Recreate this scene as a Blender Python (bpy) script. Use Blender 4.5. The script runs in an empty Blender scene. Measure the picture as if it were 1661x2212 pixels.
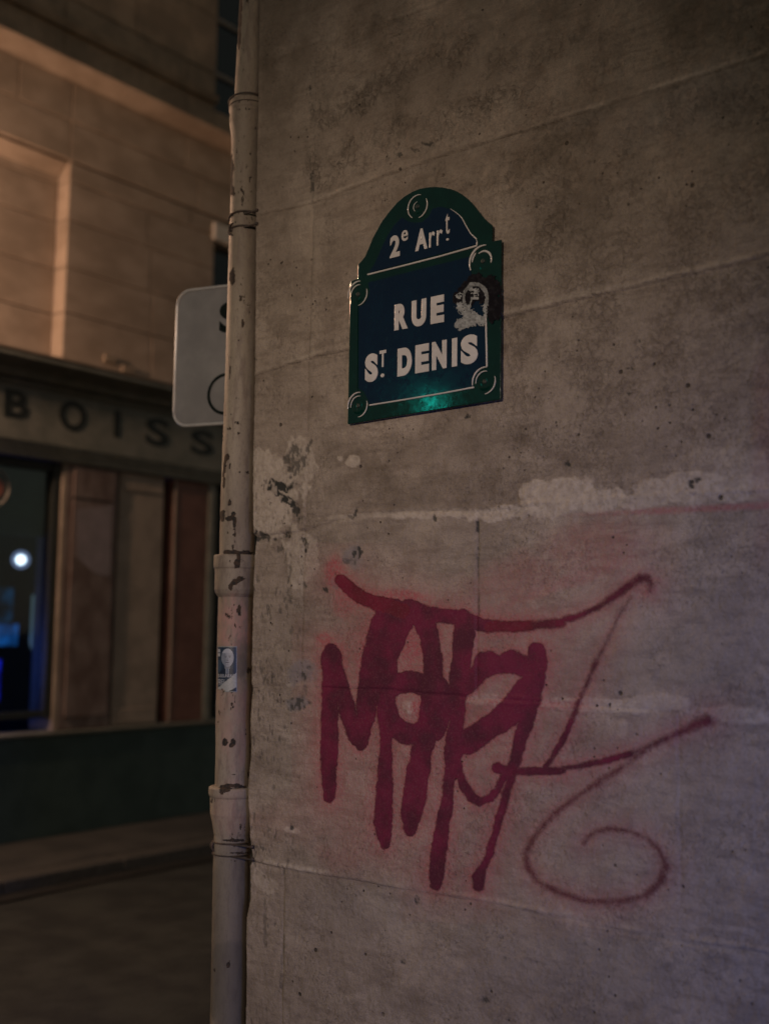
import bpy, bmesh, math, random
import numpy as np
from mathutils import Vector, Matrix

random.seed(7)
rng = np.random.default_rng(11)
S = bpy.context.scene
COL = S.collection

# ------------------------------------------------------------------ camera
FP = 2450.0                       # focal length for a picture 2212 units high
PITCH = math.atan(254.0 / FP)
ROLL = 0.0135
CAM = np.array([0.0, 0.0, 1.6])
PHI = math.radians(51.35)         # heading, clockwise from +Y
Fh = np.array([math.sin(PHI), math.cos(PHI), 0.0])
Rh = np.array([math.cos(PHI), -math.sin(PHI), 0.0])
Zu = np.array([0.0, 0.0, 1.0])
Fw = Fh * math.cos(PITCH) + Zu * math.sin(PITCH)
U0 = -Fh * math.sin(PITCH) + Zu * math.cos(PITCH)
# the scene appears turned clockwise by ROLL
Rw = Rh * math.cos(ROLL) + U0 * math.sin(ROLL)
Uw = -Rh * math.sin(ROLL) + U0 * math.cos(ROLL)

cam = bpy.data.cameras.new('camera')
cam.sensor_fit = 'VERTICAL'
cam.sensor_height = 36.0
cam.lens = FP / 2212.0 * 36.0
cam.clip_end = 200.0
cam.dof.use_dof = True
cam.dof.focus_distance = 3.12
cam.dof.aperture_fstop = 1.42
co = bpy.data.objects.new('camera', cam)
COL.objects.link(co)
m = Matrix.Identity(4)
for i in range(3):
    m[i][0] = Rw[i]; m[i][1] = Uw[i]; m[i][2] = -Fw[i]; m[i][3] = CAM[i]
co.matrix_world = m
S.camera = co

# ------------------------------------------------------------------ render look, night sky
S.view_settings.view_transform = 'Standard'
S.view_settings.look = 'None'
S.view_settings.gamma = 1.0
S.view_settings.exposure = 0.0
S.view_settings.use_curve_mapping = False
S.render.engine = 'CYCLES'
S.cycles.use_denoising = True
S.cycles.max_bounces = 6
S.cycles.sample_clamp_indirect = 4.0
w = bpy.data.worlds.new('World'); S.world = w; w.use_nodes = True
nt = w.node_tree; nt.nodes.clear()
sky = nt.nodes.new('ShaderNodeTexSky'); sky.sky_type = 'NISHITA'; sky.sun_disc = False
sky.sun_elevation = math.radians(4.0); sky.sun_rotation = math.radians(200)
tint = nt.nodes.new('ShaderNodeMix'); tint.data_type = 'RGBA'; tint.blend_type = 'MIX'
tint.inputs[0].default_value = 0.8
tint.inputs[7].default_value = (1.25, 1.22, 1.08, 1)
bg = nt.nodes.new('ShaderNodeBackground'); bg.inputs[1].default_value = 0.08
wo = nt.nodes.new('ShaderNodeOutputWorld')
nt.links.new(sky.outputs[0], tint.inputs[6]); nt.links.new(tint.outputs[2], bg.inputs[0]); nt.links.new(bg.outputs[0], wo.inputs[0])

def light(name, typ, loc, target, power, color, **kw):
    l = bpy.data.lights.new(name, typ); l.energy = power; l.color = color
    for k, v in kw.items(): setattr(l, k, v)
    o = bpy.data.objects.new(name, l); COL.objects.link(o)
    o.location = loc
    if target is not None:
        o.rotation_euler = (Vector(target) - Vector(loc)).to_track_quat('-Z', 'Y').to_euler()
    return o

WX = 2.42          # face of the near wall: plane x = WX
BY = 7.10          # face of the shop building: plane y = BY
# unseen spot added to wash the near wall, cone shaped to its falloff
light('wall_wash_spot', 'SPOT', (-3.0, 0.25, 2.9), (WX, 2.62, 1.70), 545.0, (1.0, 0.79, 0.655),
      spot_size=math.radians(45), spot_blend=1.0, shadow_soft_size=0.09)
# bare blue spot, unseen, added to tint the wall's lower right
light('blue_wall_spot', 'SPOT', (0.2, -1.7, 1.15), (2.42, 0.42, 0.85), 175.0, (0.14, 0.26, 1.0),
      spot_size=math.radians(60), spot_blend=0.9, shadow_soft_size=0.25)
LANTERN = (2.25, 6.52, 3.95)
light('lantern_light', 'POINT', LANTERN, None, 800.0, (1.0, 0.60, 0.38), shadow_soft_size=0.07)

# ------------------------------------------------------------------ photo geometry helpers
def ray(px, py):
    d = Fw + Rw * ((px - 830.5) / FP) + Uw * ((1106.0 - py) / FP)
    return d
def on_x(px, py, x=WX):
    d = ray(px, py); t = (x - CAM[0]) / d[0]; return CAM + d * t
def on_y(px, py, y=BY):
    d = ray(px, py); t = (y - CAM[1]) / d[1]; return CAM + d * t
def on_z(px, py, z=0.0):
    d = ray(px, py); t = (z - CAM[2]) / d[2]; return CAM + d * t
def proj(X, Y, Z):
    vx, vy, vz = X - CAM[0], Y - CAM[1], Z - CAM[2]
    dz = vx * Fw[0] + vy * Fw[1] + vz * Fw[2]
    dx = vx * Rw[0] + vy * Rw[1] + vz * Rw[2]
    dy = vx * Uw[0] + vy * Uw[1] + vz * Uw[2]
    return 830.5 + FP * dx / dz, 1106.0 - FP * dy / dz

# ------------------------------------------------------------------ noise
def vnoise(x, y, seed):
    xi = np.floor(x).astype(np.int64); yi = np.floor(y).astype(np.int64)
    fx = x - xi; fy = y - yi
    fx = fx * fx * (3 - 2 * fx); fy = fy * fy * (3 - 2 * fy)
    def h(a, b):
        n = (a * 374761393 + b * 668265263 + seed * 1442695041) & 0xFFFFFFFF
        n = ((n ^ (n >> 13)) * 1274126177) & 0xFFFFFFFF
        n = n ^ (n >> 16)
        return (n & 0xFFFF) / 65535.0
    a = h(xi, yi); b = h(xi + 1, yi); c = h(xi, yi + 1); d = h(xi + 1, yi + 1)
    return (a + (b - a) * fx) * (1 - fy) + (c + (d - c) * fx) * fy
def fbm(x, y, scale, oct=3, seed=0, gain=0.5):
    v = 0; amp = 1; tot = 0
    for o in range(oct):
        v = v + amp * (vnoise(x * scale, y * scale, seed + o * 17) * 2 - 1)
        tot += amp; amp *= gain; scale *= 2.03
    return v / tot
def sstep(a, b, x):
    t = np.clip((x - a) / (b - a), 0, 1); return t * t * (3 - 2 * t)

# ------------------------------------------------------------------ object helpers
def tag(o, label=None, cat=None, group=None, kind=None):
    if label: o['label'] = label
    if cat: o['category'] = cat
    if group: o['group'] = group
    if kind: o['kind'] = kind
    return o
def empty(name, loc, label=None, cat=None, group=None, kind=None):
    o = bpy.data.objects.new(name, None); COL.objects.link(o); o.location = loc
    return tag(o, label, cat, group, kind)
def link(name, me, mat, parent=None):
    o = bpy.data.objects.new(name, me); COL.objects.link(o)
    if mat is not None: me.materials.clear(); me.materials.append(mat)
    if parent is not None:
        o.parent = parent
        o.matrix_parent_inverse = Matrix.Translation(-Vector(parent_world(parent)))
    return o
def parent_world(p):
    v = Vector((0, 0, 0))
    if p.type == 'EMPTY': v = Vector(p.location)
    return v
def mesh_arr(name, V, Q, smooth=True):
    me = bpy.data.meshes.new(name)
    V = np.asarray(V, np.float32); Q = np.asarray(Q, np.int32)
    n = Q.shape[1]
    me.vertices.add(len(V)); me.vertices.foreach_set('co', V.ravel())
    me.loops.add(Q.size); me.loops.foreach_set('vertex_index', Q.ravel())
    me.polygons.add(len(Q))
    me.polygons.foreach_set('loop_start', np.arange(0, Q.size, n, dtype=np.int32))
    me.polygons.foreach_set('loop_total', np.full(len(Q), n, np.int32))
    me.polygons.foreach_set('use_smooth', np.full(len(Q), smooth, bool))
    me.update(calc_edges=True)
    return me
def attr(me, name, vals):
    a = me.attributes.new(name, 'FLOAT', 'POINT')
    a.data.foreach_set('value', np.asarray(vals, np.float32).ravel())
def cattr(me, name, rgb):
    a = me.attributes.new(name, 'FLOAT_COLOR', 'POINT')
    c = np.ones((len(rgb), 4), np.float32); c[:, :3] = rgb
    a.data.foreach_set('color', c.ravel())
def box_bm(bm, x0, x1, y0, y1, z0, z1):
    vs = [bm.verts.new(p) for p in ((x0,y0,z0),(x1,y0,z0),(x1,y1,z0),(x0,y1,z0),(x0,y0,z1),(x1,y0,z1),(x1,y1,z1),(x0,y1,z1))]
    for f in ((0,3,2,1),(4,5,6,7),(0,1,5,4),(1,2,6,5),(2,3,7,6),(3,0,4,7)):
        bm.faces.new([vs[i] for i in f])
def bm_obj(name, bm, mat, parent=None, bevel=0.0, smooth=False, seg=2):
    bmesh.ops.remove_doubles(bm, verts=bm.verts, dist=1e-6)
    if bevel > 0:
        es = [e for e in bm.edges if len(e.link_faces) == 2 and e.calc_face_angle(0) > 0.5]
        bmesh.ops.bevel(bm, geom=es, offset=bevel, segments=seg, affect='EDGES', profile=0.5, clamp_overlap=True)
    bmesh.ops.recalc_face_normals(bm, faces=bm.faces)
    me = bpy.data.meshes.new(name); bm.to_mesh(me); bm.free()
    if smooth:
        me.polygons.foreach_set('use_smooth', np.ones(len(me.polygons), bool))
        me.set_sharp_from_angle(angle=math.radians(40))
    return link(name, me, mat, parent)
def box(name, x0, x1, y0, y1, z0, z1, mat, parent=None, bevel=0.0):
    bm = bmesh.new(); box_bm(bm, min(x0,x1), max(x0,x1), min(y0,y1), max(y0,y1), min(z0,z1), max(z0,z1))
    return bm_obj(name, bm, mat, parent, bevel)
def tube(bm, pts, rads, seg=10, caps=True, closed=False):
    pts = [Vector(p) for p in pts]; n = len(pts)
    if not hasattr(rads, '__len__'): rads = [rads] * n
    rings = []; up = Vector((0.13, 0.21, 0.97)).normalized()
    for i, p in enumerate(pts):
        a = pts[(i - 1) % n] if (closed or i > 0) else pts[i]
        b = pts[(i + 1) % n] if (closed or i < n - 1) else pts[i]
        t = (b - a).normalized()
        u = up - t * up.dot(t)
        if u.length < 1e-3: u = Vector((1, 0, 0)) - t * t.x
        u.normalize(); v = t.cross(u)
        rings.append([bm.verts.new(p + (u * math.cos(q) + v * math.sin(q)) * rads[i]) for q in [2 * math.pi * k / seg for k in range(seg)]])
    m_ = n if closed else n - 1
    for i in range(m_):
        A = rings[i]; B = rings[(i + 1) % n]
        for k in range(seg):
            bm.faces.new((A[k], A[(k + 1) % seg], B[(k + 1) % seg], B[k]))
    if caps and not closed:
        bm.faces.new(list(reversed(rings[0]))); bm.faces.new(rings[-1])
def prism(bm, poly, axis_vec, n_back):
    """poly: list of world points; extruded by axis_vec."""
    a = [bm.verts.new(p) for p in poly]; av = Vector(axis_vec)
    b = [bm.verts.new(Vector(p) + av) for p in poly]
    n = len(poly)
    bm.faces.new(a); bm.faces.new(list(reversed(b)))
    for i in range(n): bm.faces.new((a[(i + 1) % n], a[i], b[i], b[(i + 1) % n]))

_tc = {}
def text_unit(ch, offset=0.0, extrude=0.5, bevel=0.0, res=6):
    """arrays of a character's solid, normalised to a unit box in x and y, thickness -0.5..0.5 in z"""
    key = (ch, offset, bevel, res)
    if key in _tc: return _tc[key]
    cu = bpy.data.curves.new('glyph', 'FONT'); cu.body = ch; cu.size = 1.0; cu.offset = offset
    cu.extrude = extrude * 0.02; cu.bevel_depth = bevel; cu.bevel_resolution = 1; cu.resolution_u = res
    o = bpy.data.objects.new('glyph', cu); COL.objects.link(o)
    dg = bpy.context.evaluated_depsgraph_get(); dg.update()
    me = bpy.data.meshes.new_from_object(o.evaluated_get(dg))
    bpy.data.objects.remove(o); bpy.data.curves.remove(cu)
    V = np.array([v.co[:] for v in me.vertices]); F = [list(p.vertices) for p in me.polygons]
    mn = V.min(0); mx = V.max(0); asp = (mx[0] - mn[0]) / (mx[1] - mn[1])
    V = (V - mn) / np.maximum(mx - mn, 1e-9)
    bpy.data.meshes.remove(me)
    _tc[key] = (V, F, asp)
    return _tc[key]
def glyph(name, ch, fn, mat, parent, offset=0.03, bevel=0.0, smooth=False):
    """fn maps (u, v, w) in the unit box to world"""
    V, F, a = text_unit(ch, offset, 0.5, bevel)
    me = bpy.data.meshes.new(name)
    me.from_pydata([tuple(fn(*p)) for p in V], [], F); me.update()
    bm = bmesh.new(); bm.from_mesh(me); bmesh.ops.remove_doubles(bm, verts=bm.verts, dist=1e-5)
    bmesh.ops.recalc_face_normals(bm, faces=bm.faces); bm.to_mesh(me); bm.free()
    return link(name, me, mat, parent)

# ------------------------------------------------------------------ materials
class NT:
    def __init__(s, name):
        s.m = bpy.data.materials.new(name); s.m.use_nodes = True
        s.t = s.m.node_tree; s.b = s.t.nodes['Principled BSDF']; s.out = s.t.nodes['Material Output']
        s.tc = s.t.nodes.new('ShaderNodeNewGeometry')
    def n(s, typ, **kw):
        x = s.t.nodes.new(typ)
        for k, v in kw.items(): setattr(x, k, v)
        return x
    def l(s, a, b): s.t.links.new(a, b)
    def attr(s, name):
        a = s.n('ShaderNodeAttribute'); a.attribute_name = name; return a
    def noise(s, scale, detail=4, rough=0.55, stretch=None, dist=0.0):
        t = s.n('ShaderNodeTexNoise'); t.inputs['Scale'].default_value = scale
        t.inputs['Detail'].default_value = detail; t.inputs['Roughness'].default_value = rough
        t.inputs['Distortion'].default_value = dist
        if stretch:
            mp = s.n('ShaderNodeMapping'); mp.inputs['Scale'].default_value = stretch
            s.l(s.tc.outputs['Position'], mp.inputs[0]); s.l(mp.outputs[0], t.inputs['Vector'])
        else: s.l(s.tc.outputs['Position'], t.inputs['Vector'])
        return t.outputs['Fac']
    def vor(s, scale, feature='F1', stretch=None):
        t = s.n('ShaderNodeTexVoronoi'); t.feature = feature; t.inputs['Scale'].default_value = scale
        if stretch:
            mp = s.n('ShaderNodeMapping'); mp.inputs['Scale'].default_value = stretch
            s.l(s.tc.outputs['Position'], mp.inputs[0]); s.l(mp.outputs[0], t.inputs['Vector'])
        else: s.l(s.tc.outputs['Position'], t.inputs['Vector'])
        return t.outputs['Distance']
    def ramp(s, v, a, b, lo=0.0, hi=1.0):
        r = s.n('ShaderNodeMapRange'); r.interpolation_type = 'SMOOTHSTEP'
        r.inputs[1].default_value = a; r.inputs[2].default_value = b; r.inputs[3].default_value = lo; r.inputs[4].default_value = hi
        s.l(v, r.inputs[0]); return r.outputs[0]
    def math(s, op, a, b=None):
        x = s.n('ShaderNodeMath', operation=op)
        for i, v in enumerate((a, b)):
            if v is None: continue
            if isinstance(v, (int, float)): x.inputs[i].default_value = v
            else: s.l(v, x.inputs[i])
        return x.outputs[0]
    def mix(s, f, a, b, mode='MIX'):
        x = s.n('ShaderNodeMix'); x.data_type = 'RGBA'; x.blend_type = mode
        for i, v in ((0, f), (6, a), (7, b)):
            if isinstance(v, (int, float)): x.inputs[i].default_value = v
            elif isinstance(v, tuple): x.inputs[i].default_value = v + (1,)
            else: s.l(v, x.inputs[i])
        return x.outputs[2]
    def bump(s, h, dist, strength=1.0, prev=None):
        x = s.n('ShaderNodeBump'); x.inputs['Distance'].default_value = dist; x.inputs['Strength'].default_value = strength
        s.l(h, x.inputs['Height'])
        if prev is not None: s.l(prev, x.inputs['Normal'])
        return x.outputs[0]
    def done(s, col=None, rough=0.8, normal=None, metal=0.0, spec=0.5, coat=0.0):
        if col is not None:
            if isinstance(col, tuple): s.b.inputs['Base Color'].default_value = col + (1,)
            else: s.l(col, s.b.inputs['Base Color'])
        if isinstance(rough, (int, float)): s.b.inputs['Roughness'].default_value = rough
        else: s.l(rough, s.b.inputs['Roughness'])
        s.b.inputs['Metallic'].default_value = metal
        s.b.inputs['Specular IOR Level'].default_value = spec
        s.b.inputs['Coat Weight'].default_value = coat
        s.b.inputs['Coat Roughness'].default_value = 0.08
        if normal is not None: s.l(normal, s.b.inputs['Normal'])
        return s.m

def mat_limestone():
    s = NT('weathered limestone')
    a = s.noise(2.3, 5, 0.6); b = s.noise(9, 5, 0.62); c = s.noise(70, 3, 0.6); g = s.noise(320, 2, 0.6)
    col = s.mix(s.ramp(a, 0.35, 0.68), (0.315, 0.256, 0.196), (0.43, 0.355, 0.274))
    col = s.mix(s.ramp(b, 0.48, 0.66, 0, 0.55), col, (0.235, 0.185, 0.138))
    col = s.mix(s.ramp(c, 0.48, 0.72, 0, 0.42), col, (0.19, 0.155, 0.125))
    col = s.mix(s.ramp(g, 0.42, 0.64, 0, 0.50), col, (0.20, 0.165, 0.14))
    streak = s.noise(26, 3, 0.6, (1, 1, 0.10))
    col = s.mix(s.ramp(streak, 0.58, 0.80, 0, 0.28), col, (0.215, 0.18, 0.15))
    # mottled tooling zones
    ro = s.attr('rough').outputs['Fac']
    v2 = s.noise(62, 4, 0.70, None, 0.9)
    mott = s.math('MULTIPLY', s.ramp(v2, 0.44, 0.66), s.math('MULTIPLY', ro, s.ramp(s.noise(9, 4, .6), .36, .6, .25, 1.25)))
    col = s.mix(s.math('MULTIPLY', mott, 0.55), col, (0.120, 0.090, 0.064))
    hg = s.noise(46, 4, 0.65, (1, 0.22, 1))
    col = s.mix(s.ramp(hg, 0.46, 0.66, 0, 0.55), col, (0.19, 0.148, 0.112))
    bl = s.noise(4.6, 6, 0.68, None, 0.4)
    col = s.mix(s.ramp(bl, 0.50, 0.68, 0, 0.36), col, (0.185, 0.142, 0.105))
    col = s.mix(s.ramp(bl, 0.46, 0.34, 0, 0.30), col, (0.47, 0.39, 0.30))
    sp_ = s.math('MULTIPLY', s.ramp(s.noise(110, 4, .75, None, .5), .50, .72), s.ramp(s.noise(6.5, 5, .65), .44, .60, .12, 1.0))
    col = s.mix(s.math('MULTIPLY', sp_, 0.26), col, (0.110, 0.080, 0.056))
    wh = s.math('MULTIPLY', s.ramp(s.noise(95, 4, .7), .60, .68), s.ramp(s.noise(4.1, 4, .6), .50, .62))
    col = s.mix(s.math('MULTIPLY', wh, 0.30), col, (0.50, 0.43, 0.35))
    # stains, plaster, chips, haze, drips
    gr = s.attr('grime_shade').outputs['Fac']
    col = s.mix(s.math('MULTIPLY', gr, 0.95), col, (0.125, 0.096, 0.068))
    pl = s.attr('plaster').outputs['Fac']
    col = s.mix(s.math('MULTIPLY', pl, 0.90), col, s.mix(s.ramp(c, .4, .65), (0.52, 0.445, 0.355), (0.42, 0.35, 0.275)))
    hz = s.attr('haze').outputs['Fac']
    hz2 = s.math('MULTIPLY', hz, s.ramp(s.noise(130, 3, 0.7), 0.30, 0.66, 0.55, 1.25))
    col = s.mix(hz2, col, (0.37, 0.105, 0.105))
    gy = s.attr('grey').outputs['Fac']
    col = s.mix(s.math('MULTIPLY', gy, 0.6), col, (0.20, 0.19, 0.19))
    ch = s.attr('chip').outputs['Fac']
    col = s.mix(ch, col, (0.036, 0.035, 0.029))
    # pits: two sizes of sparse pores
    vz = s.vor(11.0); vd = s.vor(37.0)
    p1 = s.math('MULTIPLY', s.ramp(vz, 0.035, 0.075, 1, 0), s.ramp(s.noise(3.1, 2), 0.47, 0.53)); p2 = s.ramp(s.math('ADD', vd, s.math('MULTIPLY', s.noise(60, 2), .22)), 0.15, 0.25, 1, 0)
    p2 = s.math('MULTIPLY', p2, s.ramp(s.noise(5, 3), 0.50, 0.60))
    pits = s.math('MAXIMUM', p1, p2)
    col = s.mix(s.math('MULTIPLY', pits, 0.85), col, (0.055, 0.042, 0.03))
    h = s.math('ADD', s.math('MULTIPLY', g, 0.35), s.math('MULTIPLY', c, 1.0)); h = s.math('ADD', h, s.math('MULTIPLY', s.noise(24, 4, .65), 1.8)); h = s.math('SUBTRACT', h, s.math('MULTIPLY', sp_, .4))
    h = s.math('SUBTRACT', h, s.math('MULTIPLY', pits, 1.6))
    h = s.math('SUBTRACT', h, s.math('MULTIPLY', mott, 0.9))
    nrm = s.bump(h, 0.0036, 1.0)
    return s.done(col, 0.88, nrm, spec=0.25)

def mat_simple(name, c1, c2, scale=12, rough=0.7, bump=0.001, bscale=90, metal=0.0, spec=0.5, stretch=None, lo=0.35, hi=0.68):
    s = NT(name)
    a = s.noise(scale, 5, 0.6, stretch)
    col = s.mix(s.ramp(a, lo, hi), c1, c2)
    nrm = s.bump(s.noise(bscale, 4, 0.6), bump, 0.8) if bump else None
    return s.done(col, rough, nrm, metal, spec)

def mat_pipe():
    s = NT('old cream pipe paint')
    a = s.noise(6, 4, 0.6, (1, 1, 0.35)); b = s.noise(40, 4, 0.65, (1, 1, 0.25))
    col = s.mix(s.ramp(a, 0.35, 0.68), (0.195, 0.160, 0.118), (0.275, 0.232, 0.175))
    col = s.mix(s.ramp(b, 0.47, 0.66, 0, 0.6), col, (0.135, 0.10, 0.08))
    col = s.mix(s.ramp(s.noise(170, 3, 0.7, (1, 1, .5)), 0.5, 0.7, 0, 0.4), col, (0.11, 0.085, 0.07))
    pk = s.attr('pink').outputs['Fac']
    col = s.mix(s.math('MULTIPLY', pk, s.ramp(s.noise(22, 4, 0.7, (1, 1, .4)), 0.38, 0.6, 0.15, 0.8)), col, (0.36, 0.20, 0.165))
    gy = s.attr('grey').outputs['Fac']
    col = s.mix(s.math('MULTIPLY', gy, 0.9), col, (0.078, 0.072, 0.060))
    ch = s.attr('chip').outputs['Fac']
    ch = s.math('ADD', ch, s.ramp(s.noise(7, 3, .6, (1, 1, .5)), .48, .64, 0, .36))
    cn = s.math('ADD', ch, s.math('MULTIPLY', s.math('SUBTRACT', s.noise(75, 4, 0.7, (1, 1, 0.55)), 0.5), 1.6))
    cm = s.ramp(cn, 0.50, 0.58)
    rustn = s.noise(120, 3)
    col = s.mix(cm, col, s.mix(s.ramp(rustn, .4, .6), (0.022, 0.020, 0.017), (0.055, 0.036, 0.024)))
    v = s.ramp(s.vor(30, 'F1', (1, 1, 0.8)), 0.05, 0.10, 1, 0)
    v = s.math('MULTIPLY', v, s.ramp(s.noise(5, 2), 0.5, 0.6))
    col = s.mix(v, col, (0.05, 0.04, 0.03))
    h = s.math('SUBTRACT', s.math('MULTIPLY', b, 0.6), cm)
    nrm = s.bump(h, 0.0012, 0.9)
    return s.done(col, s.ramp(cm, 0, 1, 0.60, 0.88), nrm, spec=0.3)

def mat_enamel(name, base, base2, rough=0.045, wob=0.0004):
    s = NT(name)
    a = s.noise(14, 5, 0.65); d = s.noise(60, 4, 0.7)
    col = s.mix(s.ramp(a, 0.4, 0.7), base, base2)
    col = s.mix(s.ramp(d, 0.6, 0.82, 0, 0.20), col, (0.04, 0.045, 0.04))
    nrm = s.bump(s.noise(14, 2, 0.4), wob, 0.35)
    nrm = s.bump(s.noise(120, 2, 0.5), 0.00012, 0.35, nrm)
    return s.done(col, s.ramp(d, 0.3, 0.8, rough, rough + 0.12), nrm, spec=0.4)

def mat_emit(name, col, strength):
    s = NT(name)
    s.b.inputs['Base Color'].default_value = (0.02, 0.02, 0.02, 1)
    s.b.inputs['Emission Color'].default_value = col + (1,)
    s.b.inputs['Emission Strength'].default_value = strength
    n = s.noise(30, 2); s.l(s.ramp(n, 0, 1, 0.3, 0.5), s.b.inputs['Roughness'])
    return s.m
def mat_glass(name, tint_=(0.9, 0.95, 0.93), refl=0.0, rough=0.03):
    s = NT(name); t = s.t
    tr = s.n('ShaderNodeBsdfTransparent'); tr.inputs[0].default_value = tint_ + (1,)
    gl = s.n('ShaderNodeBsdfGlossy'); gl.inputs[1].default_value = rough
    s.l(s.bump(s.noise(3, 2), 0.004, 0.3), gl.inputs['Normal'])
    fr = s.n('ShaderNodeFresnel'); fr.inputs[0].default_value = 1.5
    mx = s.n('ShaderNodeMixShader')
    s.l(s.math('ADD', fr.outputs[0], refl * 0.3), mx.inputs[0]); s.l(tr.outputs[0], mx.inputs[1]); s.l(gl.outputs[0], mx.inputs[2])
    s.l(mx.outputs[0], s.out.inputs['Surface'])
    return s.m
def mat_attr(name, rough=0.6, grain=0.12, spec=0.4):
    s = NT(name)
    c = s.attr('Col').outputs['Color']
    n = s.noise(300, 3, 0.6)
    col = s.mix(s.ramp(n, 0.4, 0.8, 0, grain), c, (0.12, 0.11, 0.10))
    return s.done(col, rough, s.bump(n, 0.0004, 0.5), spec=spec)

LIME = mat_limestone()
PIPE = mat_pipe()
WIRE = mat_simple('rusty wire', (0.045, 0.038, 0.032), (0.09, 0.06, 0.045), 60, 0.75, 0.0008, 200, 0.3)
GREEN = mat_enamel('green enamel border', (0.0015, 0.019, 0.014), (0.002, 0.024, 0.017), 0.04, 0.0005)
BLUE = mat_enamel('blue enamel field', (0.0008, 0.009, 0.026), (0.001, 0.012, 0.030), 0.06)
WHITE = mat_enamel('aged white enamel', (0.52, 0.48, 0.44), (0.60, 0.56, 0.52), 0.22)
SCREW = mat_simple('painted screw head', (0.008, 0.020, 0.016), (0.035, 0.035, 0.028), 90, 0.45, 0.0004, 300)
STEEL = mat_simple('dull steel', (0.10, 0.10, 0.095), (0.2, 0.19, 0.18), 40, 0.4, 0.0005, 200, 0.8)

# ------------------------------------------------------------------ near wall
E_PX = [(-200,562),(0,557),(240,554),(300,552),(480,550),(600,549),(800,548),(990,544),(1100,543),(1152,543),(1160,551),(1180,549),(1207,545.6),
        (1288,543),(1354,542),(1442,540),(1475,540),(1488,543),(1510,541),(1552,537.5),(1607,539),(1640,538),(1701,532.5),(1740,533),(1760,536),
        (1808,536.6),(1850,542.5),(1858,541),(1870,536.6),(1942,538),(1965,533),(1982,530),(2049,528.5),(2129,528.5),(2210,527),(2400,524)]
ez, ey = [], []
for py, px in E_PX:
    p = on_x(px, py); ez.append(p[2]); ey.append(p[1])
ez = np.array(ez)[::-1]; ey = np.array(ey)[::-1]
def edge_y(z): return np.interp(z, ez, ey)

DX = 0.004
Y0, YS = 0.80, 2.30            # regular columns from Y0 to YS, then squeezed to the ragged arris
Z0, Z1 = 0.34, 3.62
ncol = int(round((YS - Y0) / DX)); nsq = 46
nrow = int(round((Z1 - Z0) / DX))
zz = Z0 + DX * np.arange(nrow + 1)
NROUND = 9
cols = ncol + 1 + nsq + NROUND
Yg = np.zeros((nrow + 1, cols)); Xoff = np.zeros((nrow + 1, cols)); Zg = np.repeat(zz[:, None], cols, 1)
Yg[:, :ncol + 1] = Y0 + DX * np.arange(ncol + 1)[None, :]
RC = 0.013
ye = edge_y(zz) - RC + 0.0012 * fbm(zz, zz * 0, 60, 3, 5) * 1.5
for k in range(nsq):
    t = (k + 1) / nsq
    Yg[:, ncol + 1 + k] = YS + (ye - YS) * t
for k in range(NROUND):
    a = math.pi / 2 * (k + 1) / (NROUND - 1) if k < NROUND - 1 else math.pi / 2
    j = ncol + 1 + nsq + k
    Yg[:, j] = ye + RC * math.sin(min(a, math.pi / 2))
    Xoff[:, j] = RC * (1 - math.cos(min(a, math.pi / 2))) + (0.06 if k == NROUND - 1 else 0)
PX, PY = proj(np.full_like(Yg, WX), Yg, Zg)      # where the photograph shows each point of the wall

# joints traced on the wall
def poly_wall(pts):
    q = [on_x(px, py) for px, py in pts]
    ys = np.array([p[1] for p in q]); zs = np.array([p[2] for p in q]); o = np.argsort(ys)
    sl0 = (zs[o][1] - zs[o][0]) / (ys[o][1] - ys[o][0])
    ys, zs = ys[o], zs[o]
    return lambda Y: np.where(Y < ys[0], zs[0] + sl0 * 0 * (Y - ys[0]), np.interp(Y, ys, zs))
H = [poly_wall([(545, 150), (687, 93), (889, 32)]),
     poly_wall([(545, 470), (677, 440), (972, 333), (1170, 275), (1661, 123)]),
     poly_wall([(548, 815), (590, 800), (700, 770), (1095, 687), (1350, 628), (1639, 561), (1700, 545)]),
     poly_wall([(548, 1160), (640, 1152), (760, 1115), (923, 1103), (1030, 1106), (1434, 1076), (1661, 1066)]),
     poly_wall([(541, 1482), (850, 1492), (1172, 1518), (1400, 1533), (1661, 1553)]),
     poly_wall([(541, 1862), (678, 1888), (915, 1929), (1230, 1985), (1384, 2019), (1622, 2056), (1700, 2070)])]
hz_list = [h(Yg) for h in H]
course = sum((Zg < h).astype(int) for h in hz_list)     # 0 = above the first joint ... 6 = below the last
yj = lambda px, py: on_x(px, py)[1]
V_J = {0: [yj(687, 20)], 1: [yj(678, 250)], 2: [yj(672, 600)], 3: [yj(663, 950)], 4: [yj(1031, 1250), yj(654, 1300)],
       5: [yj(1466, 1750)], 6: [yj(612, 2000)]}
wob = 0.004 * fbm(Yg, Zg, 14, 3, 3)
dj = np.full(Yg.shape, 9.0); jw = np.ones(Yg.shape)
for i, h in enumerate(hz_list):
    d = np.abs(Zg - h + wob)
    dj = np.minimum(dj, d)
block = course * 10
for c, ys in V_J.items():
    mk = course == c
    for y in ys:
        d = np.abs(Yg - y + wob)
        dj = np.where(mk, np.minimum(dj, d), dj)
        block = np.where(mk & (Yg > y), block + 1, block)

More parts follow.
